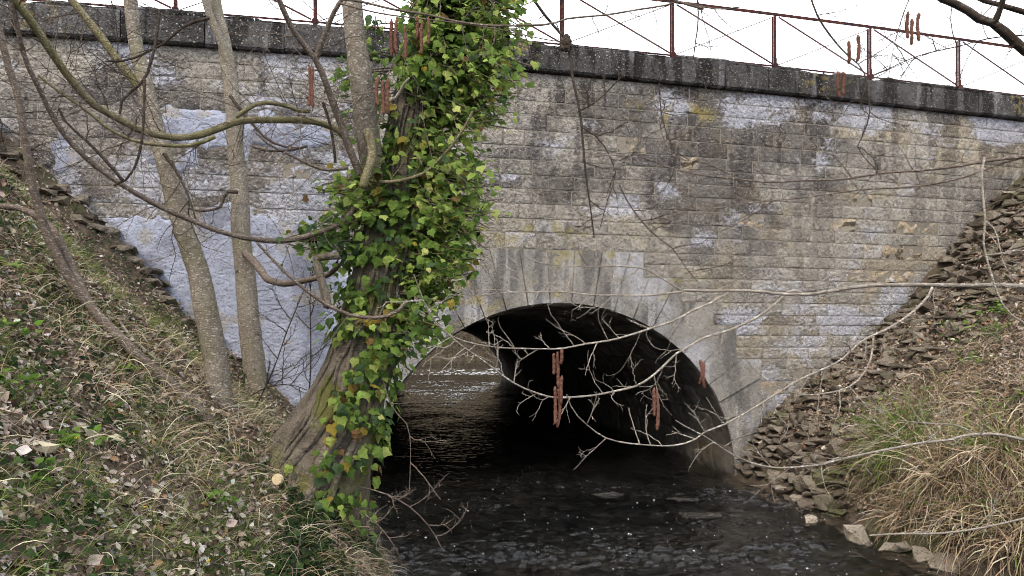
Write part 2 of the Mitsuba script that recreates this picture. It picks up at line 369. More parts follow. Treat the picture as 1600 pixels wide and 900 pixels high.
qs = np.r_[-40, -15, -6, np.arange(-1.3, 6.6, 0.03), 12]
ts = np.r_[np.arange(-14, 5, 0.15), np.arange(5, 12.5, 0.024), np.arange(12.5, 41, 0.05), np.arange(41, 75, 0.2), np.arange(75, 150, 1.5)]
def water_fn(q, t):
    X, Y = q - 0.1545 * t, t
    far = t > 43
    q2 = np.where(far, q, np.clip(q, -1.3, 6.57))
    X = q2 - 0.1545 * t
    return np.stack([X, Y, wave(X, Y)], -1)
v, f = sheet(qs, ts, water_fn)
single('stream', (v, f), 'm_water', 'dark rippled stream running out from under the arch', 'stream', kind='structure', smooth=True)
def bed_fn(q, t):
    X = q - 0.1545 * t
    z = -0.42 + 0.30 * (meshkit.fbm(np.stack([X, t, 0 * X], -1) * [0.8, 0.8, 1], 4, 33) - 0.5) + 0.20 * np.exp(-((q - 5.6) / 1.1) ** 2) + 0.18 * np.exp(-((q + 0.3) / 0.9) ** 2)
    return np.stack([X, t, np.minimum(z, -0.06) + np.interp(t, [41, 47, 50, 150], [0, 0, 0.30, 0.35])], -1)
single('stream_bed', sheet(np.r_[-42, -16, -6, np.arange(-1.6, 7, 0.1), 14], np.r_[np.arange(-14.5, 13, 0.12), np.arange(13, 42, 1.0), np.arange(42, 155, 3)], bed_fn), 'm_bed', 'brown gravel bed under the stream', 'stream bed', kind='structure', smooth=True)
foam = []
for k in range(300):
    Y = 6.9 + 5.2 * RNG.random() ** 1.3
    q = -0.3 + 5.9 * RNG.random()
    c = np.array([q - 0.1545 * Y, Y])
    s = RNG.choice([0.003, 0.005, 0.008, 0.013], p=[0.4, 0.35, 0.2, 0.05])
    m = trimesh.creation.icosphere(1)
    vv = m.vertices * [s, s, s * 0.7]
    foam.append((vv + [c[0], c[1], float(wave(np.array([c[0]]), np.array([c[1]]))[0])], m.faces))
single('foam', cat_mesh(foam), 'm_foam', 'white foam bubbles drifting on the dark stream', 'foam', kind='stuff', smooth=True)

# ------------------------------------------------------------------ the bridge
UC, AA, BB = 0.82, 3.14, 2.97
def arch_pt(phi, a=AA, b=BB): return UC + a * np.cos(phi), b * np.sin(phi)
phi = np.linspace(0, np.pi, 61)
op = Polygon(np.r_[np.stack(arch_pt(phi), 1), [[UC - AA, -1.2], [UC + AA, -1.2]]])
br = 'stone_bridge'
tag(br, 'weathered stone road bridge with one round arch over the stream', 'bridge')
U0, U1 = -15.0, 18.0
top = np.linspace(U0, U1, 40)
core = Polygon(np.r_[[[U0, -1.0]], [[UC - AA - 0.22, -1.0]], np.stack(arch_pt(phi, AA + 0.22, BB + 0.22), 1)[::-1], [[UC + AA + 0.22, -1.0]], [[U1, -1.0]], np.stack([top, 6.69 + hump(top)], 1)[::-1]])
def to_wall(mesh, out0):
    """mesh in (u, z, depth) -> the world; its +z is outwards from the wall's face"""
    v = np.asarray(mesh.vertices)
    return W(v[:, 0], v[:, 1], v[:, 2] + out0), np.asarray(mesh.faces)[:, ::-1]
m = trimesh.creation.extrude_polygon(core, 0.5, engine='earcut')
part(br, 'wall', to_wall(m, -0.508), 'm_mortar')

def patch(pos, na, nb, h, seed, amp, edge=0.05, fine=9.0):
    """a stone face over pos(a, b, out): its rim lies at out = 0, the face stands h proud and is rough"""
    a = np.r_[0, np.linspace(edge, 1 - edge, na), 1]
    b = np.r_[0, np.linspace(edge * 2, 1 - edge * 2, nb), 1]
    A, B = np.meshgrid(a, b, indexing='ij')
    p0 = pos(A, B, 0 * A)
    d = h + amp * 2 * (meshkit.fbm(p0 * fine + seed * 3.7, 3, seed) - 0.5)
    rim = (A == 0) | (A == 1) | (B == 0) | (B == 1)
    corner = ((A < edge * 1.5) | (A > 1 - edge * 1.5)) & ((B < edge * 3) | (B > 1 - edge * 3))
    d = np.where(rim, -0.0105, np.where(corner, d * 0.6, d))
    v = pos(A, B, d).reshape(-1, 3)
    m = len(b)
    i, j = np.meshgrid(np.arange(len(a) - 1), np.arange(m - 1), indexing='ij')
    k = (i * m + j).ravel()
    f = np.vstack([np.stack([k, k + m, k + m + 1], 1), np.stack([k, k + m + 1, k + 1], 1)])
    return v, f

def ring_half(z): return (AA + 0.95) * np.sqrt(np.maximum(0, 1 - (z / 3.84) ** 2))
rng = np.random.default_rng(11)
low = -0.05
zs = [low]
while zs[-1] < 3.84 - 0.12: zs.append(zs[-1] + rng.uniform(0.165, 0.235))
zs = [low + (z - low) * (3.84 - low) / (zs[-1] - low) for z in zs]
nlow = len(zs) - 1
up = [0.0]
while up[-1] < 2.85 - 0.14: up.append(up[-1] + rng.uniform(0.195, 0.262))
zs += [3.84 + z * 2.85 / up[-1] for z in up[1:]]
rows = list(zip(zs[:-1], zs[1:]))
half = []
k = 0
while k < nlow:                                       # the ring is stepped: two or three courses share an upright joint
    g = min(int(rng.integers(2, 4)), nlow - k)
    zz = rows[k][0] + 0.75 * (rows[min(k + g, nlow) - 1][1] - rows[k][0])
    half += [ring_half(min(zz, 3.62)) + rng.uniform(-0.05, 0.08)] * g
    k += g
ringreg = unary_union([sbox(UC - h, z0, UC + h * 1.03, z1) for (z0, z1), h in zip(rows[:nlow], half)]).difference(op)
nv = 27
ph = np.linspace(-0.02, np.pi + 0.02, nv + 1)
for k in range(nv):
    def ray(p):
        x, z = arch_pt(p); n = np.array([np.cos(p) / AA, np.sin(p) / BB]); n /= np.linalg.norm(n)
        return np.array([x, z]) - n * 0.4, np.array([x, z]) + n * 2.2
    (a0, a1), (b0, b1) = ray(ph[k]), ray(ph[k + 1])
    g = ringreg.intersection(Polygon([a0, a1, b1, b0])).buffer(-0.009)
    if g.is_empty: continue
    if g.geom_type != 'Polygon': g = max(g.geoms, key=lambda q: q.area)
    m = trimesh.creation.extrude_polygon(g.simplify(0.002), 0.098 + 0.034 * rng.random(), engine='earcut')
    vv, ff = to_wall(m, -0.098)
    part(br, 'voussoir', (vv, ff), 'm_dressed', uv=np.tile([0.5, rng.random()], (len(vv), 1)), smooth=False)

bad = [px_uz(x, y) for x, y in ((1165, 352), (1300, 356), (1432, 347), (1388, 405), (1418, 402), (1372, 425), (1408, 425), (985, 222), (1345, 312), (470, 262), (1215, 610), (1245, 590), (270, 470), (1075, 262))]
stones = []
for c, (z0, z1) in enumerate(rows):
    spans = [(-9.2, UC - half[c]), (UC + half[c] * 1.03, 13.0)] if c < nlow else [(-9.2, 13.0)]
    for s0, s1 in spans:
        u = s0
        if c % 2 and s0 < -9: u -= 0.2
        cuts = [u]
        while cuts[-1] < s1:
            cuts.append(cuts[-1] + rng.uniform(0.30, 0.66) * (1.25 if cuts[-1] < -2.5 else 1.0))
        cuts[-1] = s1
        if len(cuts) > 2 and cuts[-1] - cuts[-2] < 0.18: cuts.pop(-2)
        for a, b in zip(cuts[:-1], cuts[1:]):
            stones.append((a, b, z0, z1))
ren = [[(-9, 60), (560, 640), (600, 620)]]
items = []
for k, (a, b, z0, z1) in enumerate(stones):
    uc, zc = (a + b) / 2, (z0 + z1) / 2
    g = W(uc, zc)
    lz, rz = left_z(g[:1], g[1:2] - 0.3)[0], right_z(g[:1], g[1:2] - 0.3)[0]
    if (uc < -1 and zc < lz - 0.7) or (uc > 3 and zc < rz - 0.7): continue
    x, y = pix(g)
    if not (-90 < x < 1690): continue
    broken = any(a - 0.02 < bu < b + 0.02 and z0 < bz < z1 for bu, bz in bad)
    r = rng.random()
    pale = 0.06
    if zc > 6.15 and uc > 2.5: pale = 0.75
    elif zc < 3.3 and uc > 4: pale = 0.5
    elif zc > 5.9 and uc < -2: pale = 0.35
    elif uc < -2.5 and zc < 4.5: pale = 0.3
    if True:
        warm = np.clip((uc + 3) / 9, 0, 1)
        tone = rng.uniform(0.28, 0.44) + 0.20 * warm * rng.random() ** 0.6
        if uc < -2 and 4.3 < zc < 5.9: tone -= 0.20
        if rng.random() < 0.05: tone = 0.15
    br_ = rng.random()
    amp, h = 0.009, rng.uniform(0.002, 0.008)
    amp = rng.choice([0.006, 0.010, 0.016])
    if broken: amp, h, tone, br_ = 0.075, -0.006, 0.66, 2.0
    j = rng.uniform(0.000, 0.006, 4)
    def pos(A, B, out, a=a, b=b, z0=z0, z1=z1, j=j):
        u = (a + j[0]) * (1 - A) + (b - j[1]) * A
        z = (z0 + j[2]) * (1 - B) + (z1 - j[3]) * B
        return W(u, z + hump(u) * np.clip((z - 3.84) / 2.85, 0, 1), out)
    s = D0 / g[1]
    vis = s * s * (b - a) * (z1 - z0) * (1 if 0 < x < 1600 and y < 760 else 0.1)
    if (500 < x < 740 and y < 700): vis *= 0.15
    if x < 500 and zc < lz + 0.1: vis *= 0.1
    if x > 1200 and zc < rz + 0.1: vis *= 0.1
    items.append((vis, patch(pos, 7, 4, h - 0.002, k % 97, amp, 0.020, 9.0), tone, br_))
items.sort(key=lambda q: -q[0])
for vis, (vv, ff), tone, b_ in items[:300]:
    part(br + '__wall', 'stone', (vv, ff), 'm_stone', uv=np.tile([tone, b_], (len(vv), 1)), smooth=True)
vv, ff = cat_mesh([q[1] for q in items[300:]])
part(br + '__wall', 'masonry', (vv, ff), 'm_stone', kind='stuff', uv=np.vstack([np.tile([q[2], q[3]], (len(q[1][0]), 1)) for q in items[300:]]), smooth=True)

# cement render, thrown over the stones beside the left bank
from shapely import contains_xy
def render_patch(pxs, seed, thick=0.024, cell=0.03):
    pts = np.array([px_uz(x, y) for x, y in pxs])
    poly = Polygon(pts).buffer(0.05).buffer(-0.05)
    x0, y0, x1, y1 = poly.buffer(0.15).bounds
    us, zz = np.arange(x0, x1, cell), np.arange(y0, y1, cell)
    U, Z = np.meshgrid(us, zz, indexing='ij')
    flat = np.stack([U.ravel(), Z.ravel(), 0 * U.ravel()], 1)
    wob = 0.42 * (meshkit.fbm(flat * 2.6, 5, seed) - 0.5)
    wob2 = 0.42 * (meshkit.fbm(flat * 3.2 + 50, 4, seed + 1) - 0.5)
    import shapely
    pt = shapely.points(flat[:, 0] + wob, flat[:, 1] + wob2)
    dist = shapely.distance(pt, poly.boundary) * np.where(contains_xy(poly, flat[:, 0] + wob, flat[:, 1] + wob2), 1, -1)
    t = np.clip(dist / 0.13 + 0.25 + 1.1 * (meshkit.fbm(flat * 9, 3, seed + 9) - 0.5), 0, 1)
    out = -0.03 + t * (thick + 0.030) + t * (0.030 * (meshkit.fbm(flat * 2.2, 4, seed + 2) - 0.5) + 0.022 * (meshkit.fbm(flat * 11, 3, seed + 3) - 0.5))
    keep = (dist > -0.10).reshape(U.shape)
    m = len(zz)
    i, j = np.meshgrid(np.arange(len(us) - 1), np.arange(m - 1), indexing='ij')
    ok = keep[:-1, :-1] | keep[1:, :-1] | keep[1:, 1:] | keep[:-1, 1:]
    a = (i * m + j)[ok]
    f = np.vstack([np.stack([a, a + m, a + m + 1], 1), np.stack([a, a + m + 1, a + 1], 1)])
    return W(flat[:, 0], flat[:, 1], out), f
for k, pl in enumerate((
        [(170, 345), (215, 340), (300, 352), (322, 320), (365, 310), (420, 345), (480, 340), (530, 365), (580, 430), (590, 470), (560, 560), (540, 700), (430, 680), (330, 600), (255, 480), (180, 400)],
        [(232, 175), (290, 170), (345, 178), (420, 180), (500, 178), (520, 200), (515, 235), (450, 240), (412, 232), (395, 255), (380, 300), (345, 232), (280, 236), (240, 225)],
        [(80, 205), (108, 212), (125, 240), (122, 280), (98, 285), (78, 250)],
        [(225, 238), (262, 240), (305, 232), (310, 272), (270, 275), (236, 262)])):
    part(br, 'render_patch', render_patch(pl, 40 + 5 * k), 'm_render', label=['large pale blue grey cement render patch low on the left wall', 'pale blue grey render patch behind the slender trunks', 'small pale render patch beside the left bank', 'small pale render patch behind the first slender trunk'][k], smooth=True)

# coping, its drip ledge and the thin broken capping on it
u = -10.5
edges = [u]
known = sorted([float(px_u(x)) for x in (-40, 192, 322, 445, 560, 720, 800, 988, 1195, 1345, 1521)])
edges = [-10.6, -9.2] + known + [11.2, 12.9, 14.2]
for k, (a, b) in enumerate(zip(edges[:-1], edges[1:])):
    ym = 0.0
    ln = b - a
    a2, b2 = a + 0.006, b - 0.006
    dz, do = rng.uniform(-0.008, 0.008), rng.uniform(-0.012, 0.012)
    def face(A, B, out, a2=a2, b2=b2, dz=dz, do=do):
        u = a2 * (1 - A) + b2 * A
        prof_z = np.interp(B, [0, 0.16, 0.30, 0.72, 0.86, 1.0], [0.0, 0.0, 0.03, 0.395, 0.42, 0.42])
        prof_o = np.interp(B, [0, 0.16, 0.30, 0.72, 0.86, 1.0], [-0.35, 0.085, 0.115, 0.115, 0.09, -0.55])
        return W(u, 6.69 + hump(u) + prof_z + dz, prof_o + do + out * ((B > 0.1) & (B < 0.9)))
    A = np.linspace(0, 1, 14); B = np.array([0, 0.16, 0.23, 0.30, 0.4, 0.5, 0.6, 0.72, 0.79, 0.86, 0.93, 1.0])
    AA_, BB_ = np.meshgrid(A, B, indexing='ij')
    p0 = face(AA_, BB_, 0 * AA_)
    o = 0.018 * (meshkit.fbm(p0 * 6, 4, 60 + k) - 0.5) + 0.006 * (meshkit.fbm(p0 * 30, 2, 61) - 0.5)
    vv = face(AA_, BB_, o)
    vv[..., 2] += (BB_ > 0.8) * 0.03 * (meshkit.fbm(p0 * 5, 3, 62) - 0.5)
    m = len(B)
    i, j = np.meshgrid(np.arange(len(A) - 1), np.arange(m - 1), indexing='ij')
    q = (i * m + j).ravel()
    ff = np.vstack([np.stack([q, q + m, q + m + 1], 1), np.stack([q, q + m + 1, q + 1], 1)])
    vv = vv.reshape(-1, 3)
    n0 = len(vv)
    for end, flip in ((0, 1), (len(A) - 1, 0)):           # close the ends
        ring = end * m + np.arange(m)
        tri = np.stack([np.full(m - 2, ring[0]), ring[1:-1], ring[2:]], 1)
        ff = np.vstack([ff, tri if flip else tri[:, ::-1]])
    part(br, 'coping_block', (vv, ff), 'm_coping', uv=np.tile([0.5, rng.random()], (len(vv), 1)))
capu = [-10.5]
while capu[-1] < 14: capu.append(capu[-1] + rng.uniform(0.5, 1.3))
for k, (a, b) in enumerate(zip(capu[:-1], capu[1:])):
    if b < -8.2 or a > 12: continue
    n = 10
    uu = np.linspace(a + 0.01, b - 0.01, n)
    h = np.clip(0.055 + 0.07 * (meshkit.fbm(np.stack([uu * 3, uu * 0, uu * 0], 1), 4, 70) - 0.5) * 2, 0.015, 0.12)
    o = 0.10 + 0.10 * (meshkit.fbm(np.stack([uu * 4, uu * 0 + 5, uu * 0], 1), 3, 71) - 0.5)
    z0 = 7.112 + hump(uu) - 0.02
    sec = [W(uu, z0, o - 0.015), W(uu, z0 + h * 0.6, o), W(uu, z0 + h, o - 0.03), W(uu, z0 + h, o * 0 - 0.5)]
    vv = np.stack(sec, 1).reshape(-1, 3)
    i, j = np.meshgrid(np.arange(n - 1), np.arange(3), indexing='ij')
    q = (i * 4 + j).ravel()
    ff = np.vstack([np.stack([q, q + 4, q + 5], 1), np.stack([q, q + 5, q + 1], 1), [[0, 1, 2], [0, 2, 3]], [[4 * n - 4, 4 * n - 2, 4 * n - 3], [4 * n - 4, 4 * n - 1, 4 * n - 2]]])
    part(br, 'capping', (vv, ff), 'm_coping', uv=np.tile([0.5, rng.random()], (len(vv), 1)))

# vault
TL = 29.0
def vault_pt(ph_, t, out=0.0):
    """out > 0 is towards the inside of the vault"""
    x, z = UC + (AA - out) * np.cos(ph_), (BB - out) * np.sin(ph_)
    g = W(x, z)
    return np.stack([g[..., 0] + AX[0] * t, g[..., 1] + AX[1] * t, g[..., 2]], -1)
phs = np.linspace(0, np.pi, 49)
def barrel(s, t):
    inside = (s >= 0) & (s <= 1)
    p = vault_pt(np.clip(s, 0, 1) * np.pi, t, 0.012)
    p[:, 2] = np.where(inside, p[:, 2], -0.8)
    return p
v, f = sheet(np.r_[-0.1, np.linspace(0, 1, 49), 1.1], np.r_[0.0, np.linspace(0.4, TL, 24)], barrel)
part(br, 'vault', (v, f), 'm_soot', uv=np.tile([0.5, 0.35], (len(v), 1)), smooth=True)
nr = 17
pe = np.linspace(0, np.pi, nr + 1)
for k in range(nr):
    t = 0.015
    while t < 5.0:
        l = rng.uniform(0.45, 0.85)
        def pos(A, B, out, t=t, l=l, k=k):
            return vault_pt(pe[k] + (pe[k + 1] - pe[k]) * (0.015 + 0.97 * B), t + (l - 0.012) * A, out)
        vv, ff = patch(pos, 5, 5, rng.uniform(0.010, 0.04), k + 3, 0.014, 0.03, 5.0)
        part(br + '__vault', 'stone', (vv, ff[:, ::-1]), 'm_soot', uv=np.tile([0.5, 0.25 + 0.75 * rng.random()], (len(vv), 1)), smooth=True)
        t += l
# far face of the bridge and the road over it
m = trimesh.creation.extrude_polygon(core, 0.5, engine='earcut')
vv, ff = to_wall(m, 0)
vv = vv + [AX[0] * TL, AX[1] * TL, 0]
part(br, 'far_wall', (vv, ff), 'm_mortar')
def deck(u, t):
    g = W(u, 7.09 + hump(u))
    return np.stack([g[:, 0] + AX[0] * t, g[:, 1] + AX[1] * t, g[:, 2]], -1)
single('road', sheet(np.linspace(U0, U1, 30), np.array([0.40, 5, 15, TL + 0.4]), deck), 'm_road', 'road surface across the top of the bridge behind its railing', 'road', kind='structure')

# ------------------------------------------------------------------ iron railing
ir = thing('iron_railing', 'rusty iron railing of posts and crossed braces along the bridge parapet', 'railing')
def bar(p, q, w, d, roll=0.0):
    p, q = np.asarray(p, float), np.asarray(q, float)
    t = (q - p) / np.linalg.norm(q - p)
    o = np.array([ST, -CT, 0])
    s = np.cross(t, o); s /= np.linalg.norm(s)
    o = np.cross(s, t)
    c = [p + s * a * w / 2 + o * b * d / 2 for a, b in ((-1, -1), (1, -1), (1, 1), (-1, 1))] + [q + s * a * w / 2 + o * b * d / 2 for a, b in ((-1, -1), (1, -1), (1, 1), (-1, 1))]
    f = np.array([[0, 1, 5], [0, 5, 4], [1, 2, 6], [1, 6, 5], [2, 3, 7], [2, 7, 6], [3, 0, 4], [3, 4, 7], [0, 2, 1], [0, 3, 2], [4, 5, 6], [4, 6, 7]])
    return np.array(c), f
RO = -0.16
posts = [0.90 + 1.975 * k for k in range(-6, 8)]
def cz(u): return 7.11 + float(hump(u))
ZT, ZB = 1.05, 0.155
for u in posts:
    a, b = W(u, cz(u) - 0.02, RO), W(u, cz(u) + ZT, RO)
    part(ir, 'post', cat_mesh([bar(a, b, 0.048, 0.010), bar(W(u - 0.027, cz(u) - 0.02, RO - 0.034), W(u - 0.027, cz(u) + ZT, RO - 0.034), 0.010, 0.046), bar(W(u, cz(u) - 0.02, RO + 0.008), W(u, cz(u) + 0.30, RO + 0.008), 0.058, 0.006)]), 'm_rust')
uu = np.array(posts)
tr = [bar(W(a, cz(a) + ZT + 0.025, RO), W(b, cz(b) + ZT + 0.025, RO), 0.040, 0.012) for a, b in zip(uu[:-1], uu[1:])] + [bar(W(a, cz(a) + ZT + 0.055, RO - 0.03), W(b, cz(b) + ZT + 0.055, RO - 0.03), 0.010, 0.055) for a, b in zip(uu[:-1], uu[1:])]
part(ir, 'top_rail', cat_mesh(tr), 'm_rust')
part(ir, 'bottom_rail', cat_mesh([bar(W(a, cz(a) + ZB, RO), W(b, cz(b) + ZB, RO), 0.022, 0.022) for a, b in zip(uu[:-1], uu[1:])]), 'm_rust')
for a, b in zip(uu[:-1], uu[1:]):
    part(ir, 'brace', bar(W(a + 0.06, cz(a) + ZT - 0.02, RO + 0.014), W(b - 0.06, cz(b) + ZB + 0.03, RO + 0.014), 0.026, 0.008), 'm_rust')
    part(ir, 'rod', tube([W(a + 0.06, cz(a) + ZB + 0.03, RO - 0.016), W((a + b) / 2, (cz(a) + ZB + cz(b) + ZT) / 2, RO - 0.016), W(b - 0.06, cz(b) + ZT - 0.03, RO - 0.016)], 0.007, 6), 'm_rust')
    part(ir, 'foot', bar(W((a + b) / 2, cz(a) - 0.01, RO), W((a + b) / 2, cz(a) + ZB - 0.017, RO), 0.026, 0.026), 'm_rust')
    m = trimesh.creation.cylinder(0.055, 0.016, sections=12)
    ctr = W(a, cz(a) + ZB, RO + 0.024)
    R = np.stack([[CT, ST, 0], [0, 0, 1], [ST, -CT, 0]], 1)
    part(ir, 'gusset', (m.vertices @ R.T + ctr, m.faces), 'm_rust')
# ------------------------------------------------------------------ trees
def path(pxs, ys):
    """points through picture columns and rows at depths ys (two ends or one each)"""
    pxs = np.asarray(pxs, float)
    if len(ys) != len(pxs):
        d = np.r_[0, np.cumsum(np.linalg.norm(np.diff(pxs, axis=0), axis=1))]
        ys = np.interp(d / d[-1], np.linspace(0, 1, len(ys)), ys)
    return np.array([P(x, y, Y) for (x, y), Y in zip(pxs, ys)])
def limb(pxs, ys, r0, r1, sides=8, rough=0.16, seed=0, step=None, wob=0.25):
    """a branch along picture points: radii r0 and r1 in picture units at that depth"""
    p = path(pxs, ys)
    L = np.linalg.norm(np.diff(p, axis=0), axis=1).sum()
    Y = p[:, 1].mean()
    n = int(np.clip(L / (step or 0.05 * Y / 3), 8, 120))
    q = spline(p, n)
    q += (Y / F) * wob * r0 * 2 * (np.stack([meshkit.noise(q * 5 / (Y / 3) + k * 9, seed + k) for k in range(3)], 1) - 0.5)
    r = np.linspace(r0, r1, n) * q[:, 1] / F
    return q, tube(q, r, sides, rough, seed)
def bud(p, d, s):
    d = d / np.linalg.norm(d)
    R = frames(d[None], np.zeros(1))[0]
    v = np.array([[0, 0, 0], [.5, 0, .8], [0, .5, .8], [-.5, 0, .8], [0, -.5, .8], [0, 0, 2.2]]) * s
    f = np.array([[0, 2, 1], [0, 3, 2], [0, 4, 3], [0, 1, 4], [1, 2, 5], [2, 3, 5], [3, 4, 5], [4, 1, 5]])
    return v @ R.T + p, f
def twig(p0, d, length, r, rg, forks=2, buds=True, up=0.0, n=7):
    """a zigzag twig with buds at its joints"""
    out, p, d = [], np.array(p0, float), d / np.linalg.norm(d)
    pts, step = [p.copy()], length / n
    bend = rg.normal(size=3) * 0.07
    side = rg.normal(size=3)
    for k in range(n):
        d = d + bend + side * (0.13 if k % 2 else -0.13) + np.array([0, 0, up]) * 0.06 + rg.normal(size=3) * 0.06
        d /= np.linalg.norm(d)
        p = p + d * step
        pts.append(p.copy())
        if forks > 0 and k > 0 and rg.random() < 0.42:
            e = d + 0.9 * (1 if k % 2 else -1) * side / np.linalg.norm(side) + rg.normal(size=3) * 0.3
            out += twig(p, e, length * rg.uniform(0.25, 0.55), r * 0.62, rg, forks - 1, buds, up, max(3, n - 2))
        elif buds:
            out.append(bud(p, d + 0.8 * (1 if k % 2 else -1) * side, r * rg.uniform(1.0, 1.5)))
    out.append(tube(pts, np.linspace(r, r * 0.45, len(pts)), 5))
    if buds: out.append(bud(p, d, r * 1.2))
    return out
def add_twigs(key, q, count, length, r, rg, mat='m_twig', lo=0.15, forks=2, up=0.1, buds=True, flat=0.35):
    for k in range(count):
        i = int((lo + (0.98 - lo) * (k + rg.random()) / count) * (len(q) - 1))
        t = q[min(i + 1, len(q) - 1)] - q[max(i - 1, 0)]
        t /= np.linalg.norm(t)
        s = rg.normal(size=3) * [1, flat, 1]
        s -= t * (s @ t); s /= np.linalg.norm(s)
        part(key, 'twig', cat_mesh(twig(q[i], t * rg.uniform(0.3, 0.9) + s, length * rg.uniform(0.4, 1.2), r * rg.uniform(0.7, 1.1), rg, forks, buds, up)), mat)

rg = np.random.default_rng(21)
def bank_hit(x, y, fz=left_z):
    yy = np.linspace(1.6, 12.3, 800)
    pp = np.stack([(x - 800) / F * yy, yy, HC - (y - HOR) / F * yy], -1)
    return pp[np.nonzero(pp[:, 2] < np.maximum(fz(pp[:, 0], yy), 0))[0][0]]
Y1, Y2 = bank_hit(345, 632)[1] + 0.1, bank_hit(401, 612)[1] + 0.1
# two slender trunks in front of the wall
k = thing('slender_tree', 'slender grey trunk leaning left, first trunk right of the bank', 'tree')
q, m = limb([(352, 668), (345, 630), (331, 520), (303, 410), (278, 330), (252, 235), (228, 140), (211, 50), (198, -30), (190, -120)], (Y1,), 20, 8, 14, 0.12, 3, wob=0.15)
part(k, 'trunk', m, 'm_bark_grey', smooth=True)
for pxs, ys, r0, r1 in ([(226, 146), (205, 120), (184, 94), (160, 60), (133, 25), (105, -10), (80, -60)], (Y1, Y1 - 0.3), 7, 5, ), ([(256, 240), (292, 300), (306, 345)], (Y1 - 0.1, Y1 - 0.2), 3, 1.2):
    q2, m = limb(pxs, ys, r0, r1, 8, 0.1, 5)
    part(k, 'branch', m, 'm_bark_olive' if r0 > 5 else 'm_bark_dark', smooth=True)
    add_twigs(k, q2, 4, 0.5, 0.006, rg, 'm_bark_dark')
k = thing('slender_tree', 'slender grey trunk with a fork near the parapet and small ivy climbing it', 'tree')
q, m = limb([(404, 650), (400, 605), (391, 520), (382, 430), (376, 350), (368, 240), (361, 150), (352, 80), (340, 20), (325, -60)], (Y2,), 18, 8.5, 14, 0.12, 4, wob=0.15)
part(k, 'trunk', m, 'm_bark_grey', smooth=True)
q2, m = limb([(361, 130), (350, 80), (335, 40), (322, 5), (312, -50)], (Y2, Y2 - 0.3), 7.5, 5, 8, 0.1, 6)
part(k, 'branch', m, 'm_bark_grey', smooth=True)
q2, m = limb([(384, 395), (402, 415), (420, 437), (450, 442), (480, 438), (507, 431), (528, 415)], (Y2 - 0.1, 6.6), 6.5, 4, 8, 0.14, 7)
part(k, 'branch', m, 'm_bark_brown', smooth=True)
for pxs in ([(360, 150), (400, 200), (425, 222), (470, 232)], [(372, 300), (355, 300), (344, 324), (313, 330), (287, 323)]):
    q2, m = limb(pxs, (Y2 - 0.2, Y2 - 0.5), 3, 1.4, 6, 0.1, 8)
    part(k, 'branch', m, 'm_bark_dark', smooth=True)
    add_twigs(k, q2, 4, 0.5, 0.006, rg, 'm_bark_dark')
leafv = np.array([[0, 0, 0], [.18, -.12, -.03], [.42, .00, -.06], [.44, .22, .0], [.50, .40, -.06], [.26, .60, .0], [0, 1.0, -.10], [-.26, .60, .0], [-.50, .40, -.06], [-.44, .22, .0], [-.42, .00, -.06], [-.18, -.12, -.03], [0, .30, .07], [0, .62, .03]])
leaff = np.array([[12, 0, 1], [12, 1, 2], [12, 2, 3], [12, 3, 4], [13, 12, 4], [13, 4, 5], [13, 5, 6], [13, 6, 7], [13, 7, 8], [12, 13, 8], [12, 8, 9], [12, 9, 10], [12, 10, 11], [12, 11, 0]])
def leaf_R(nrm, tip):
    """rotations: leaf's face along nrm, its tip (+y) along tip"""
    z = nrm / np.linalg.norm(nrm, axis=1, keepdims=True)
    y = tip - z * (tip * z).sum(1, keepdims=True); y /= np.linalg.norm(y, axis=1, keepdims=True) + 1e-9
    return np.stack([np.cross(y, z), y, z], -1)
# ivy climbing the second trunk
pos, nr_ = [], []
for t in rg.random(150):
    i = int((0.05 + 0.62 * t ** 1.3) * (len(q) - 1))
    a = rg.normal() * 0.7 + 0.2
    d = np.array([math.sin(a), -math.cos(a), 0])
    pos.append(q[i] + d * (0.13 - 0.06 * t)); nr_.append(d + rg.normal(size=3) * 0.35)
pos, nr_ = np.array(pos), np.array(nr_)
m, c = spread(leafv, leaff, leaf_R(nr_, np.array([0, 0, -1.0]) + rg.normal(size=pos.shape) * 0.5), pos, rg.uniform(0.03, 0.075, (len(pos), 1)), pick(IVY[:4], len(pos), 0.25, rg))
single('ivy', m, 'm_leafy', 'sparse small ivy climbing the right edge of the forked slender trunk', 'ivy', kind=None, color=c)

# leaning sapling and thin saplings on the left bank
k = thing('sapling', 'leaning dark sapling with two stems crossing the left bank', 'sapling')
SP = [(338, 668), (312, 645), (255, 590), (200, 543), (142, 478), (110, 410), (99, 385), (85, 362), (60, 340), (30, 325), (-10, 322)]
SY = np.minimum.accumulate([bank_hit(x, y)[1] - d for (x, y), d in zip(SP, (-0.03, 0.06, 0.10, 0.12, 0.15, 0.2, 0.2, 0.2, 0.2, 0.2, 0.2))])
q, m = limb(SP, SY, 11, 4.5, 9, 0.14, 9)
part(k, 'trunk', m, 'm_bark_brown', smooth=True)
q, m = limb([(138, 476), (112, 440), (92, 405), (76, 370), (60, 322), (50, 285), (39, 213), (30, 153), (14, 107), (0, 50), (-10, 0), (-20, -60)], (SY[4], SY[4] - 0.6), 7.5, 4, 9, 0.14, 10)
part(k, 'branch', m, 'm_bark_brown', smooth=True)
add_twigs(k, q, 9, 0.5, 0.0045, rg, 'm_bark_dark', 0.3)

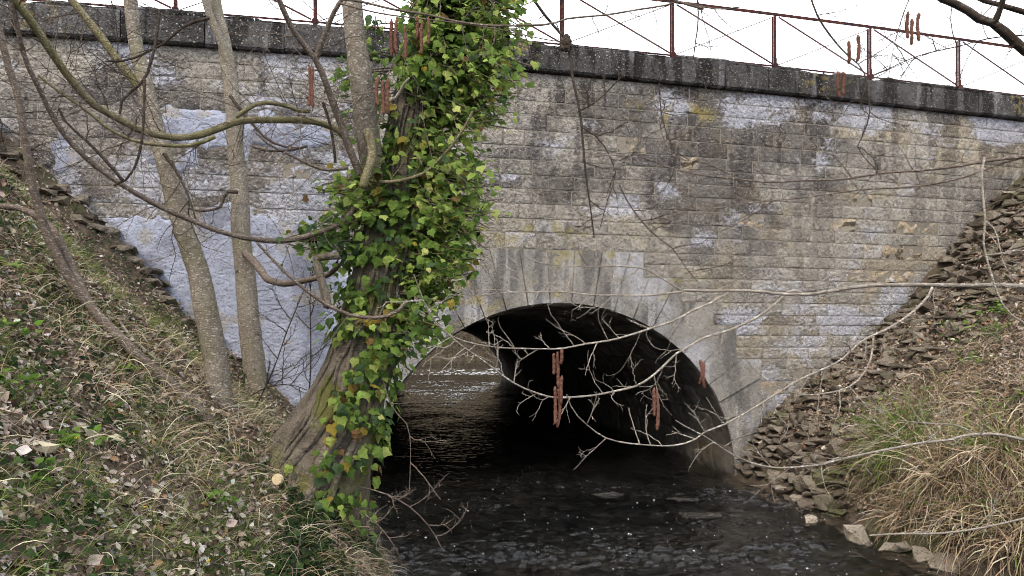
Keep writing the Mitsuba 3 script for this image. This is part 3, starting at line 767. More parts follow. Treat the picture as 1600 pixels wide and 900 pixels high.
# the old tree under ivy
YT = 6.5
k = thing('ivy_covered_tree', 'old thick tree leaning over the stream, its trunk wrapped in ivy', 'tree')
OLD = k
trunk_px = [(478, 860), (486, 800), (497, 740), (520, 680), (549, 610), (574, 540), (594, 460), (612, 380), (628, 300), (648, 180), (668, 80), (690, 0), (712, -100), (735, -220)]
trunk_r = [84, 88, 84, 70, 56, 50, 47, 44, 40, 35, 31, 27, 22, 16]
tp = path(trunk_px, (YT,))
tt = spline(np.c_[tp, np.array(trunk_r) * YT / F], 110)
TQ, TR = tt[:, :3], tt[:, 3]
ang = np.arange(36) * 2 * np.pi / 36
v, f = tube(TQ, TR, 36)
ctr = np.vstack([np.repeat(TQ, 36, 0), v[-2:]])
hgt = np.r_[np.repeat(np.linspace(0, 1, 110), 36), 0, 1]
a = np.r_[np.tile(ang, 110), 0, 0]
flute = 1 + 0.10 * np.clip(0.35 - hgt, 0, 1) / 0.35 * np.cos(a * 5 + 1 + hgt * 6) + 0.12 * (meshkit.fbm(v * [3, 3, 1.4], 3, 44) - 0.5) + 0.05 * (meshkit.fbm(v * [14, 14, 4], 2, 45) - 0.5)
part(k, 'trunk', (ctr + (v - ctr) * flute[:, None], f), 'm_bark_old', smooth=True)
q, m = limb([(612, 345), (596, 305), (582, 250), (570, 180), (564, 130), (557, 65), (549, 0), (540, -100)], (6.45, 6.0, 5.95), 21, 14, 16, 0.10, 12, wob=0.1)
STEM = q
part(k, 'limb', m, 'm_bark_grey', 'smooth grey limb bare of ivy', smooth=True)
for pxs, ys, r0, r1, mat in (
    ([(574, 204), (580, 222), (581, 245), (573, 272), (569, 292)], (6.0, 5.9), 8, 7, 'm_bark_olive'),
    ([(571, 296), (556, 258), (542, 220), (530, 185), (517, 153), (505, 122), (494, 98), (478, 75), (459, 50), (436, 0), (420, -50)], (6.1, 5.2), 6.4, 3.6, 'm_bark_brown'),
    ([(492, 96), (507, 53), (520, 22), (533, 0), (545, -40)], (5.6, 5.4), 4, 3, 'm_bark_brown'),
    ([(545, 222), (520, 199), (489, 190), (420, 188), (377, 190), (342, 201), (309, 212), (270, 215), (228, 206), (185, 185), (142, 160), (117, 132), (82, 85), (53, 39), (18, -6), (-20, -60)], (6.2, 4.3), 5, 6.5, 'm_bark_olive'),
    ([(568, 292), (552, 325), (536, 344), (490, 366), (430, 377), (385, 372), (350, 364), (300, 345), (260, 328), (200, 294), (148, 258), (110, 222), (85, 185), (62, 140), (40, 95), (24, 30), (10, -40)], (6.2, 4.4), 4.4, 3.4, 'm_bark_brown'),
    ([(636, 470), (615, 490), (590, 497), (560, 495), (520, 481), (480, 455), (450, 430), (420, 400), (402, 380)], (5.9, 5.6), 3.2, 2.2, 'm_bark_brown'),
    ([(574, 281), (613, 284), (656, 274), (691, 245), (715, 215), (728, 195), (738, 175)], (6.1, 5.7), 3.2, 2, 'm_bark_olive'),
    ([(596, 190), (600, 165), (620, 152), (634, 128), (640, 122)], (6.0, 5.8), 3, 2, 'm_twig'),
    ([(335, 213), (278, 228), (228, 224), (178, 206), (135, 171), (100, 148), (60, 118)], (5.2, 4.7), 3.4, 2, 'm_bark_olive'),
    ([(484, 174), (471, 174), (440, 163), (420, 160), (400, 163), (386, 170), (370, 182)], (5.9, 5.6), 3.2, 3.4, 'm_bark_olive'),
    ([(327, 28), (285, 43), (256, 68), (228, 82), (199, 94), (167, 96)], (5.2, 5.0), 2.6, 1.6, 'm_bark_dark'),
    ([(192, 282), (164, 249), (135, 220), (110, 198), (96, 181), (92, 170)], (4.9, 4.7), 2.8, 1.6, 'm_bark_dark'),
    ([(249, 18), (242, 71), (234, 105), (226, 124), (210, 140), (192, 153), (187, 178)], (5.0, 4.9), 2.4, 1.8, 'm_bark_dark'),
    ([(226, 124), (224, 196), (214, 256), (203, 274), (192, 285), (178, 290)], (4.9, 4.9), 2.2, 1.8, 'm_bark_dark'),
    ([(480, 228), (450, 235), (420, 236), (395, 230)], (5.6, 5.5), 2.2, 1.4, 'm_bark_dark'),
    ([(543, 262), (500, 264), (470, 250), (440, 236), (415, 222), (400, 208)], (5.9, 5.5), 3, 1.6, 'm_bark_brown'),
    ([(524, 255), (517, 200), (505, 160)], (5.9, 5.8), 2.2, 2.2, 'm_bark_dark')):
    q, m = limb(pxs, ys, r0, r1, 8, 0.14, int(pxs[0][0]))
    part(k, 'branch', m, mat, smooth=True)
    if r0 < 6.4 or mat == 'm_bark_brown' or len(pxs) > 10:
        add_twigs(k, q, 34 if len(pxs) > 10 else 9, 0.58, 0.0034, rg, ['m_bark_dark', 'm_bark_brown', 'm_bark_brown'][int(rg.integers(0, 3))], 0.12)
def on_trunk(i, a, lift):
    i = int(np.clip(i, 0, len(TQ) - 1))
    return TQ[i] + np.array([math.sin(a), -math.cos(a), 0]) * (TR[i] + lift)
trow = pix(TQ)[1]
def trunk_i(y): return int(np.argmin(np.abs(trow - y)))
for n_, (ya, yb, a0, a1, r0, r1) in enumerate(((575, 790, 0.15, -0.55, 0.050, 0.062), (610, 800, 0.45, 0.05, 0.062, 0.075), (640, 820, 0.75, 0.45, 0.040, 0.05), (520, 800, -0.55, -0.95, 0.030, 0.05), (560, 780, -0.2, -0.75, 0.022, 0.03), (690, 850, 0.25, 0.15, 0.03, 0.035), (700, 850, -0.3, -0.1, 0.025, 0.03))):
    pts = [on_trunk(trunk_i(y), a, 0.012 - 0.05 * (k == 0)) for k, (y, a) in enumerate(zip(np.linspace(ya, yb, 7), np.linspace(a0, a1, 7) + rg.normal(size=7) * 0.05))]
    part(k, 'root', tube(spline(pts, 40), np.linspace(r0 * 0.6, r1, 40), 10, 0.22, n_), 'm_bark_old', smooth=True)
q, m = limb([(530, 400), (510, 400), (495, 405), (506, 455), (512, 480)], (6.0, 5.9), 6, 7, 8, 0.2, 77)
part(k, 'stub', m, 'm_bark_old', smooth=True)
m = trimesh.creation.cylinder(0.045, 0.03, sections=12)
part(k, 'cut_end', (m.vertices @ frames(np.array([[-0.3, -1, 0.2]]), np.zeros(1))[0].T + P(434, 749, 5.72), m.faces), 'm_litter', color=np.tile([0.55, 0.46, 0.30], (len(m.vertices), 1)), label='pale sawn end of a small root')

# the ivy on it
iv = thing('ivy', 'dense green ivy wrapping the thick leaning trunk, spraying out over the wall', 'ivy')
rg = np.random.default_rng(5)
LP, LN, LT, LS, LC = [], [], [], [], []
for kk in range(3900):
    t = rg.random()
    i = int(t * 108)
    x, y = pix(TQ[i])
    if y > 860 or (y > 770 and rg.random() < 0.5): continue
    a = rg.normal() * 1.15
    d = np.array([math.sin(a), -math.cos(a), 0.0])
    if y > 530 and math.sin(a) < -0.22 + 0.45 * (y - 530) / 200 and rg.random() < 0.95: continue
    if y < 340 and math.sin(a) < -0.55 and rg.random() < 0.85: continue
    if 150 < y < 285 and -0.35 < math.sin(a) < 0.30 and rg.random() < 0.9: continue
    if meshkit.noise(TQ[i] * 6 + d * 2.5, 9) < 0.36: continue
    off = TR[i] * 1.04 + abs(rg.normal()) * (0.08 if y > 450 else 0.11)
    LP.append(TQ[i] + d * off); LN.append(d * 1.1 + [0, 0, 0.45] + rg.normal(size=3) * 0.38); LT.append(np.array([0, 0, -1.0]) + d * 0.15 + rg.normal(size=3) * 0.42)
    LS.append(rg.uniform(0.05, 0.112)); LC.append(int(rg.choice(7, p=[.25, .33, .14, .20, .04, .02, .02] if y < 480 else [.20, .28, .17, .15, .09, .05, .06])))
stems = []
regions = [([(640, -80), (825, -80), (815, 60), (836, 112), (800, 190), (762, 236), (800, 262), (765, 300), (770, 350), (745, 400), (747, 445), (718, 476), (650, 480), (655, 300)], 150, True),
           ([(740, -60), (832, -60), (838, 112), (802, 190), (745, 232)], 150, True), ([(700, 255), (800, 262), (772, 350), (747, 445), (718, 476), (690, 470)], 100, True),
           ([(620, -60), (760, -60), (700, 150), (640, 160)], 60, True),
           ([(512, 40), (548, 20), (540, 200), (505, 240), (505, 140)], 12, False), ([(468, 298), (500, 285), (560, 300), (560, 345), (510, 330)], 24, True),
           ([(428, 368), (500, 352), (525, 385), (500, 412), (440, 402)], 18, False), ([(650, 480), (700, 470), (680, 560), (640, 600)], 12, False), ([(690, 520), (725, 535), (700, 560)], 2, False)]
for pl, n, bright in regions:
    pg = Polygon(pl)
    x0, y0, x1, y1 = pg.bounds
    c = 0
    while c < n:
        x, y = rg.uniform(x0, x1), rg.uniform(y0, y1)
        if not pg.contains(Point(x, y)): continue
        c += 1
        end = P(x, y, rg.uniform(5.75, 6.75))
        i = int(np.argmin(np.abs(pix(TQ)[1] - (y + rg.uniform(-60, 40)))))
        a = TQ[i]
        mid = (a + end) / 2 + [0, 0, rg.uniform(0.0, 0.12)]
        q = spline([a, mid, end], 9)
        stems.append(tube(q, np.linspace(0.009, 0.004, 9), 5))
        for _ in range(int(rg.integers(9, 20))):
            j = rg.uniform(0.45, 1.0)
            p = q[int(j * 8)] + rg.normal(size=3) * [0.075, 0.075, 0.07]
            LP.append(p); LN.append(np.array([0.15, -0.75, 0.65]) + rg.normal(size=3) * 0.55); LT.append(np.array([0.25 if x > 620 else -0.25, -0.15, -0.8]) + rg.normal(size=3) * 0.45)
            LS.append(rg.uniform(0.04, 0.092)); LC.append(int(rg.choice(7, p=[.16, .34, .27, .08, .12, .02, .01] if bright else [.35, .32, .08, .22, .02, .005, .005])))
LP, LN, LT, LS, LC = map(np.array, (LP, LN, LT, LS, LC))
R = leaf_R(LN, LT)
sx, sy = pix(LP)
front = LS / LP[:, 1] * np.where((sx > 0) & (sx < 1600) & (sy > 5) & (sy < 760), 1, 0) * (1 - 0.25 * (LP[:, 1] - 5.4))
order = np.argsort(-front)
lm = [mikit.ply((leafv * [s, 1, b], leaff)) for s, b in ((1, 1), (0.85, 2.2), (1.1, -0.8))]
for i in order[:300]:
    M = np.eye(4); M[:3, :3] = R[i] * LS[i]; M[:3, 3] = LP[i]
    d = dict(lm[i % 3]); d['to_world'] = T(M); d['bsdf'] = {'type': 'ref', 'id': f'm_ivy_{LC[i]}'}
    part(iv, 'leaf', d, None)
o = order[300:]
col = np.clip(np.array(IVY)[LC[o]] * (1 + 0.30 * rg.normal(size=(len(o), 1))), 0.012, 0.6)
m, c = spread(leafv, leaff, R[o], LP[o], LS[o][:, None] * [[1, 1, 1]], col)
part(iv, 'foliage', m, 'm_leafy', kind='stuff', color=c)
for i in range(16):                                    # woody ivy stems creeping up the trunk
    a0 = rg.uniform(-1.5, 1.5)
    jj = np.arange(int(rg.integers(8, 30)), int(rg.integers(50, 108)), 4)
    aa = a0 + np.cumsum(rg.normal(size=len(jj)) * 0.10)
    pts = np.array([TQ[j] + np.array([math.sin(x), -math.cos(x), 0]) * (TR[j] * 1.03 + 0.01) for j, x in zip(jj, aa)])
    stems.append(tube(spline(pts, 40), np.linspace(0.022, 0.008, 40), 6, 0.2, i))
part(iv, 'stem', cat_mesh(stems), 'm_bark_old', smooth=True)

# ------------------------------------------------------------------ hazel branches reaching in
rg = np.random.default_rng(77)
def catkin(key, x, y0, y1, Y, r=2.6):
    p0, p1 = P(x, y0, Y), P(x + rg.uniform(-2, 2), y1, Y + rg.uniform(-0.01, 0.01))
    q = spline([p0, (p0 + p1) / 2 + rg.normal(size=3) * [0.004, 0.004, 0.001], p1], 26)
    rr = r * Y / F * np.clip(np.minimum(np.linspace(0.5, 6, 26), np.linspace(6, 0.6, 26)), 0, 1) * (1 + 0.16 * np.cos(np.arange(26) * 2.6))
    part(key, 'catkin', tube(q, rr, 9, 0.5, int(x)), 'm_catkin', smooth=True)
def hazel(label, limbs, catkins=(), group=None, name='hazel_branch', cat='branch', mat='m_twig'):
    key = thing(name, label, cat, group)
    for pxs, ys, r0, r1, tw in limbs:
        q, m = limb(pxs, ys, r0 * 0.60, r1 * 0.60, 8, 0.26, int(pxs[0][1]) % 50, wob=0.9)
        part(key, 'branch', m, mat, smooth=True)
        if tw: add_twigs(key, q, tw, 0.13 * q[:, 1].mean() / 2.2, 0.0019 * q[:, 1].mean() / 2.2, rg, mat, 0.2, 2, 0.5)
    for cx, a, b, Y in catkins: catkin(key, cx, a, b, Y)
    return key
hazel('long pale hazel branch with catkins reaching from the right across the arch', [
    ([(1640, 446), (1600, 447), (1540, 446), (1480, 445), (1400, 445), (1340, 449), (1300, 455), (1262, 461), (1220, 460), (1180, 457), (1130, 455), (1068, 455)], (2.7, 2.3), 6.2, 3.6, 4),
    ([(1068, 455), (1040, 439), (1013, 423), (990, 417), (957, 416), (910, 417), (864, 415), (820, 402)], (2.3, 2.25), 2.6, 1.2, 8),
    ([(1068, 455), (1040, 459), (1013, 462), (964, 462), (918, 461), (871, 457), (800, 456), (740, 462), (700, 461)], (2.3, 2.15), 2.6, 1.0, 10),
    ([(1138, 458), (1108, 474), (1077, 487), (1055, 500), (1031, 508), (988, 522), (950, 531), (921, 535), (864, 545), (800, 545), (750, 540), (722, 533), (690, 516)], (2.35, 2.05), 3.4, 1.4, 16),
    ([(1258, 461), (1238, 455), (1220, 468), (1200, 485), (1177, 499), (1140, 515), (1099, 528), (1075, 543), (1056, 553), (1038, 570), (1020, 585), (985, 606), (925, 619), (870, 620), (821, 607), (800, 596), (750, 560), (700, 520), (672, 492), (656, 460), (645, 430)], (2.5, 1.9), 3.8, 1.8, 22),
    ([(1457, 449), (1452, 460), (1443, 471), (1420, 492), (1393, 510), (1351, 531), (1315, 561), (1285, 577), (1251, 592), (1220, 610), (1180, 636), (1131, 664), (1099, 676), (1081, 690), (1049, 697), (992, 694), (949, 685), (917, 664), (894, 640), (885, 616)], (2.55, 2.05), 3.6, 1.5, 18),
    ([(1365, 525), (1364, 545), (1360, 567), (1340, 595), (1320, 607), (1297, 613), (1262, 617), (1216, 606), (1187, 585), (1165, 560)], (2.5, 2.35), 2.6, 1.3, 7),
    ([(1380, 449), (1345, 430), (1322, 424), (1300, 432), (1270, 448)], (2.6, 2.5), 2.0, 1.0, 3)],
    [(865, 552, 585, 2.0), (871, 550, 606, 2.0), (877, 545, 569, 2.0), (867, 604, 662, 1.95), (872, 608, 668, 1.95), (878, 587, 631, 1.95), (1022, 606, 650, 2.02), (1026, 610, 672, 2.02), (1094, 562, 600, 2.2), (1100, 566, 606, 2.2)])
hazel('pale hazel branch sweeping low over the sedge and water at the right', [
    ([(1650, 692), (1600, 687), (1550, 677), (1521, 677), (1475, 688), (1429, 694), (1375, 704), (1322, 715), (1269, 728), (1220, 731), (1184, 726), (1141, 708), (1099, 681), (1075, 668), (1054, 655)], (2.6, 2.1), 4.2, 1.6, 12),
    ([(1521, 677), (1505, 668), (1490, 663), (1440, 660), (1400, 655)], (2.5, 2.4), 2.2, 1.0, 5)])
hazel('hazel branch hanging in a loop at the right edge before the rubble slope', [
    ([(1538, 246), (1535, 256), (1534, 280), (1536, 310), (1539, 343), (1536, 378), (1542, 408), (1550, 435), (1568, 478), (1590, 498), (1620, 510)], (2.5, 2.4), 3.0, 2.4, 5),
    ([(1539, 345), (1556, 362), (1562, 385), (1570, 415), (1588, 436)], (2.5, 2.4), 1.8, 1.0, 3)])
hazel('pair of thin grey branches reaching from the right across the upper wall', [
    ([(1640, 240), (1600, 245), (1536, 253), (1465, 263), (1393, 270), (1322, 279), (1251, 283), (1180, 285), (1156, 281), (1099, 274), (1049, 263), (999, 245), (960, 242), (907, 249)], (3.4, 2.9), 4.2, 1.2, 10),
    ([(1600, 246), (1571, 254), (1518, 272), (1465, 286), (1411, 293), (1351, 296), (1287, 304), (1233, 311), (1180, 316), (1120, 325)], (3.4, 3.0), 3.4, 1.2, 12),
    ([(1156, 281), (1120, 262), (1095, 252), (1066, 250), (1040, 225), (1030, 180)], (3.0, 3.0), 1.6, 1.0, 4)], mat='m_bark_brown')
hazel('thick dark forked branch crossing the top right corner', [
    ([(1455, -14), (1475, 0), (1507, 15), (1532, 31), (1550, 36), (1568, 50), (1600, 75), (1640, 98)], (2.2, 2.2), 9, 13, 2),
    ([(1553, 38), (1559, 22), (1563, 5), (1565, -30)], (2.2, 2.15), 8, 6, 1),
    ([(1500, -20), (1536, 0), (1571, 10), (1600, 19), (1650, 30)], (2.5, 2.5), 6, 7, 1)], mat='m_bark_dark', name='tree_branch')
hazel('hazel branch with hanging catkins crossing the top edge before the ivy', [
    ([(480, -20), (520, -4), (567, 3), (613, 14), (667, 22), (720, 35), (773, 41), (800, 41), (853, 39), (889, 29), (942, 25), (996, 16), (1040, 9), (1062, 2), (1095, 10), (1131, 14), (1156, 10)], (2.6, 2.4), 3.4, 2, 14),
    ([(530, 5), (600, 22), (680, 32), (760, 44), (840, 60), (880, 66)], (2.7, 2.6), 2.2, 1.4, 8),
    ([(1100, 12), (1063, 2), (1030, -10)], (2.4, 2.4), 3, 3.5, 0)],
    [(612, 30, 88, 2.5), (621, 28, 84, 2.5), (632, 40, 92, 2.5), (652, 26, 60, 2.5), (660, 32, 84, 2.5), (669, 28, 70, 2.5)], mat='m_bark_brown')
hazel('fine hazel twigs with red brown catkins in front of the railing at the right', [
    ([(1640, 55), (1560, 58), (1500, 72), (1440, 85), (1380, 110), (1320, 135), (1270, 150)], (2.6, 2.4), 2.0, 1.0, 14),
    ([(1262, -30), (1275, 20), (1300, 60), (1330, 92), (1350, 110), (1358, 170), (1347, 215), (1340, 232), (1360, 255), (1377, 278)], (2.6, 2.5), 2.6, 1.2, 7),
    ([(1420, 0), (1400, 60), (1390, 110), (1386, 140)], (2.7, 2.6), 1.4, 0.8, 6)],
    [(1310, 112, 153, 2.45), (1318, 112, 148, 2.45), (1326, 64, 100, 2.45), (1340, 55, 96, 2.45), (1419, 18, 60, 2.5), (1425, 30, 70, 2.5), (1436, 20, 64, 2.5)], mat='m_bark_dark')
k = hazel('thin dark bough hanging down the wall from a clump on the railing', [
    ([(884, 60), (890, 80), (896, 130), (905, 175), (911, 230), (916, 275), (922, 320), (930, 372)], (8.5, 8.4), 4.5, 1.8, 6),
    ([(800, -60), (835, 0), (858, 30), (880, 55), (890, 75)], (8.0, 8.5), 4, 3.5, 2),
    ([(904, 174), (930, 160), (960, 130), (990, 100)], (8.4, 8.3), 2.2, 1.2, 3),
    ([(911, 200), (940, 222), (955, 250), (962, 270), (950, 310), (938, 355)], (8.4, 8.3), 2.0, 1.2, 5)], mat='m_bark_dark')
cl = trimesh.creation.icosphere(3)
d = 1 + 0.9 * (meshkit.fbm(cl.vertices * 2.6 + 4, 3, 3) - 0.5)
part(k, 'leaf_clump', (cl.vertices * d[:, None] * [0.075, 0.06, 0.105] + P(884, 68, 8.45), cl.faces), 'm_bark_dark', 'dark clump of dead leaves')
hazel('thin bare twig hanging from the parapet down the middle of the wall', [
    ([(1088, -20), (1092, 30), (1084, 90), (1098, 120), (1106, 148)], (6, 6), 2.2, 1.2, 4),
    ([(1030, 130), (1032, 170), (1040, 205), (1052, 232), (1075, 250), (1100, 256)], (6, 6), 1.8, 1.0, 6),
    ([(968, 290), (990, 330), (1020, 365), (1055, 393), (1072, 420), (1090, 440)], (6, 6), 1.8, 1.0, 6)], mat='m_bark_dark')
hazel('pale bent branch lying low over the straw at the lower right', [
    ([(1358, 836), (1400, 834), (1465, 833), (1522, 827), (1570, 817), (1640, 800)], (5.2, 4.6), 2.4, 3.2, 3)], name='fallen_branch')
hazel('thin shoots with catkins standing before the grey limb', [
    ([(640, 60), (612, 100), (600, 150), (590, 200)], (3.2, 3.2), 1.6, 1.0, 3), ([(500, 60), (487, 100), (470, 200), (466, 260)], (3.2, 3.2), 1.4, 0.9, 4)],
    [(483, 102, 165, 3.1), (489, 104, 168, 3.1), (592, 120, 165, 3.1), (598, 126, 178, 3.1), (606, 122, 178, 3.1)], mat='m_bark_brown')
for lab, pxs in (('thin bare shoot standing before the pale render', [(398, 640), (430, 570), (452, 510), (470, 465), (480, 440)]), ('upright bare shoot close to the left of the ivy', [(480, 640), (486, 560), (484, 470), (490, 410)]), ('low bent shoot at the foot of the pale render', [(390, 620), (440, 600), (480, 610)])):
    hazel(lab, [(pxs, (7.6, 7.5), 2.2, 1.0, 8)], name='shoot', cat='shoot', mat='m_bark_dark')
hazel('thin bare twigs hanging over the water at the left foot of the arch', [
    ([(598, 590), (615, 640), (636, 665), (642, 700), (640, 765)], (6.2, 6.2), 1.6, 1.0, 3), ([(560, 760), (610, 775), (650, 800), (690, 858)], (6.2, 6.3), 2.0, 1.0, 6), ([(545, 790), (590, 820), (625, 870)], (6.2, 6.2), 1.8, 1.0, 6)], mat='m_bark_brown')

# ------------------------------------------------------------------ ground cover on the banks
rg = np.random.default_rng(99)
def on_bank(side, n, y0, y1, e0, e1, near=1.5, rg=rg, keep=None):
    fz = left_z if side < 0 else right_z
    Y = y0 + (y1 - y0) * rg.random(n) ** near
    e = e0 + (e1 - e0) * rg.random(n)
    q = -0.56 - e if side < 0 else 5.77 + e
    X = q - 0.1545 * Y
    z = fz(X, Y)
    p = np.stack([X, Y, z], -1)
    sx, sy = pix(p)
    ok = (sx > -60) & (sx < 1660) & (sy > -40) & (sy < 960) & (Y < wall_y(X) - 0.02) & (z > 0.02)
    if keep is not None: ok &= keep(p, e)
    return p[ok], normals(fz, X[ok], Y[ok])
crum = np.array([[0, -.5, .04], [.22, -.28, .10], [.34, .05, .16], [.2, .36, .06], [0, .6, .2], [-.2, .36, .12], [-.34, .05, .06], [-.22, -.28, .16], [0, -.2, -.04], [0, .2, -.03]])
crumf = np.array([[8, 0, 1], [8, 1, 2], [9, 8, 2], [9, 2, 3], [9, 3, 4], [9, 4, 5], [9, 5, 6], [9, 6, 8], [8, 6, 7], [8, 7, 0]])
DEAD = [(0.20, 0.155, 0.12), (0.30, 0.25, 0.20), (0.39, 0.345, 0.30), (0.10, 0.075, 0.058), (0.46, 0.43, 0.40), (0.26, 0.16, 0.09)]
def litter(p, n, size, pal, pr, tilt=0.55):
    nn = n + rg.normal(size=n.shape) * tilt
    nn /= np.linalg.norm(nn, axis=1, keepdims=True)
    m, c = spread(crum, crumf, frames(nn, rg.random(len(p)) * 6.3), p + n * rg.uniform(0.0, 0.035, (len(p), 1)), (size * rg.uniform(0.55, 1.4, len(p)))[:, None] * np.stack([rg.uniform(.6, 1.3, len(p)), np.ones(len(p)), rg.uniform(-1.5, 2.2, len(p))], 1), pick(pal, len(p), 0.22, rg, pr))
    return m, c
def off_wall(p, e): return (wall_y(p[:, 0]) - p[:, 1] > 0.9) | (rg.random(len(p)) < 0.25)
p, n = on_bank(-1, 42000, 1.6, 10.6, -0.42, 5.6, 1.5, keep=off_wall)
m, c = litter(p, n, 0.045, DEAD, [.28, .22, .18, .18, .10, .04])
p, n = on_bank(-1, 1500, 1.6, 7.5, -0.2, 4.0, 1.3)
m2, c2 = litter(p, n + [0, 0, 0.2], 0.072, DEAD, [.25, .25, .22, .12, .14, .02], 0.3)
m, c = cat_mesh([m, m2]), np.vstack([c, c2])
single('dead_leaves', m, 'm_litter', 'curled grey brown dead leaves carpeting the left bank', 'dead leaves', kind='stuff', color=c)
p, n = on_bank(1, 34000, 6.0, 12.6, 0.15, 6.0, 1.0)
m, c = litter(p, n + rg.normal(size=n.shape) * 0.1, 0.06, DEAD, [.34, .20, .10, .28, .02, .06])
single('dead_leaves', m, 'm_litter', 'brown dead leaves under the straw of the right bank', 'dead leaves', kind='stuff', color=c)
STRAW = [(0.40, 0.33, 0.22), (0.50, 0.44, 0.32), (0.28, 0.22, 0.15), (0.34, 0.25, 0.17), (0.56, 0.52, 0.42)]
GREEN = [(0.14, 0.22, 0.05), (0.21, 0.29, 0.075), (0.09, 0.15, 0.04), (0.30, 0.34, 0.13)]
def patchy(scale, lo, seed): return lambda p, e: meshkit.fbm(p * [scale, scale, 0.0], 3, seed) > lo
def grass(side, n, y0, y1, e0, e1, pal, L, wd, droop, down, keep=None, near=1.4, seg=4):
    p, nn = on_bank(side, n, y0, y1, e0, e1, near, keep=keep)
    hor = nn * [1, 1, 0]
    d = nn * 0.5 + [0, 0, 0.4] + hor * down + rg.normal(size=p.shape) * 0.55
    return blades(p - nn * 0.01, d, L * rg.uniform(0.45, 1.3, len(p)), wd * rg.uniform(0.6, 1.3, len(p)), np.full(len(p), droop), pick(pal, len(p), 0.18, rg), seg, rg)
m, c = grass(-1, 14000, 1.6, 10.4, -0.4, 5.4, STRAW, 0.18, 0.0050, 1.3, 0.5, off_wall)
m2, c2 = grass(-1, 9000, 1.6, 7.4, -0.42, 2.6, STRAW, 0.34, 0.0055, 1.6, 0.6, lambda p, e: (e < 0.35) & (p[:, 1] > 4.5) | patchy(1.1, 0.53, 51)(p, e))
m3, c3 = grass(-1, 16000, 4.6, 9.0, -0.46, 0.12, [STRAW[0], STRAW[2], (0.20, 0.15, 0.10), (0.11, 0.085, 0.06), STRAW[4]], 0.15, 0.0060, 1.6, 0.7, near=1.0)
m, c = cat_mesh([m, m3]), np.vstack([c, c3])
single('dry_grass', cat_mesh([m, m2]), 'm_litter', 'thin dry straw scattered over the left bank', 'dry grass', kind='stuff', color=np.vstack([c, c2]))
m, c = grass(-1, 40000, 1.6, 9.0, -0.1, 4.6, GREEN, 0.15, 0.0055, 0.6, 0.2, patchy(1.6, 0.44, 52))
single('green_grass', m, 'm_leafy', 'sparse tufts of fresh green grass on the left bank', 'grass', kind='stuff', color=c)
def low_leaves(side, n, y0, y1, e0, e1, lo, seed, sz, pal, near=1.3):
    p, nn = on_bank(side, n, y0, y1, e0, e1, near, keep=patchy(1.3, lo, seed))
    nz = nn + [0, -0.25, 0.5] + rg.normal(size=p.shape) * 0.4
    return spread(leafv, leaff, leaf_R(nz, rg.normal(size=p.shape) + [0, -0.3, -0.2]), p + nn * rg.uniform(0.02, 0.09, (len(p), 1)), (sz * rg.uniform(0.5, 1.3, len(p)))[:, None] * [[1, 1, 1]], pick(pal, len(p), 0.25, rg))
mb, cb = low_leaves(-1, 6000, 4.8, 8.6, -0.46, 0.4, 0.40, 53, 0.055, [(0.035, 0.06, 0.024), (0.055, 0.09, 0.033), (0.03, 0.048, 0.026)], 1.0)
m, c = low_leaves(-1, 8500, 1.7, 9.5, -0.42, 3.6, 0.555, 53, 0.042, [(0.035, 0.06, 0.024), (0.055, 0.09, 0.033), (0.03, 0.048, 0.026)])
m, c = cat_mesh([m, mb]), np.vstack([c, cb])
single('ground_ivy', m, 'm_leafy', 'dark ivy and small green leaves creeping through the litter of the left bank', 'ground ivy', kind='stuff', color=c)
m, c = low_leaves(1, 3000, 7.0, 11.5, 0.8, 5.0, 0.55, 54, 0.06, IVY[:4])
single('ground_ivy', m, 'm_leafy', 'scattered small green leaves on the right bank', 'ground ivy', kind='stuff', color=c)
BROWN = [(0.27, 0.205, 0.135), (0.20, 0.15, 0.10), (0.40, 0.33, 0.23), (0.13, 0.10, 0.07), (0.50, 0.44, 0.34)]
def off_rubble(p, e): return (wall_y(p[:, 0]) - p[:, 1] > 2.2 + 0.5 * rg.random(len(p))) | (rg.random(len(p)) < 0.05)
m, c = grass(1, 9000, 6.3, 11.6, 0.25, 5.4, BROWN, 0.22, 0.0065, 2.2, 0.9, off_rubble, near=1.0)
m2, c2 = grass(1, 5200, 6.5, 10.4, 0.25, 3.4, BROWN, 0.48, 0.0085, 2.4, 1.2, lambda p, e: off_rubble(p, e) & (patchy(1.2, 0.47, 58)(p, e) | (e < 1.2)), near=1.0)
single('dry_grass', cat_mesh([m, m2]), 'm_litter', 'long flattened dry grass hanging over the right bank', 'dry grass', kind='stuff', color=np.vstack([c, c2]))
sticks = []
for side, nst, ya, yb, ea, eb in ((-1, 320, 1.9, 10, 0.1, 5.0), (1, 260, 6.5, 12.2, 0.1, 5.0), (-1, 170, 5.0, 8.6, -0.45, 0.35)):
    p, nn = on_bank(side, nst * 3, ya, yb, ea, eb, 1.2)
    for i in range(min(nst, len(p))):
        d = rg.normal(size=3); d -= nn[i] * (d @ nn[i]) * 0.85; d /= np.linalg.norm(d)
        L = rg.uniform(0.10, 0.5)
        q = np.array([p[i] + nn[i] * 0.025, p[i] + nn[i] * 0.04 + d * L * 0.5 + rg.normal(size=3) * 0.02, p[i] + nn[i] * rg.uniform(0.02, 0.10) + d * L])
        sticks.append(tube(spline(q, 6), np.linspace(1, 0.5, 6) * rg.uniform(0.002, 0.006), 5))
single('fallen_twigs', cat_mesh(sticks), 'm_bark_brown', 'thin fallen twigs lying over both banks', 'twigs', kind='stuff')

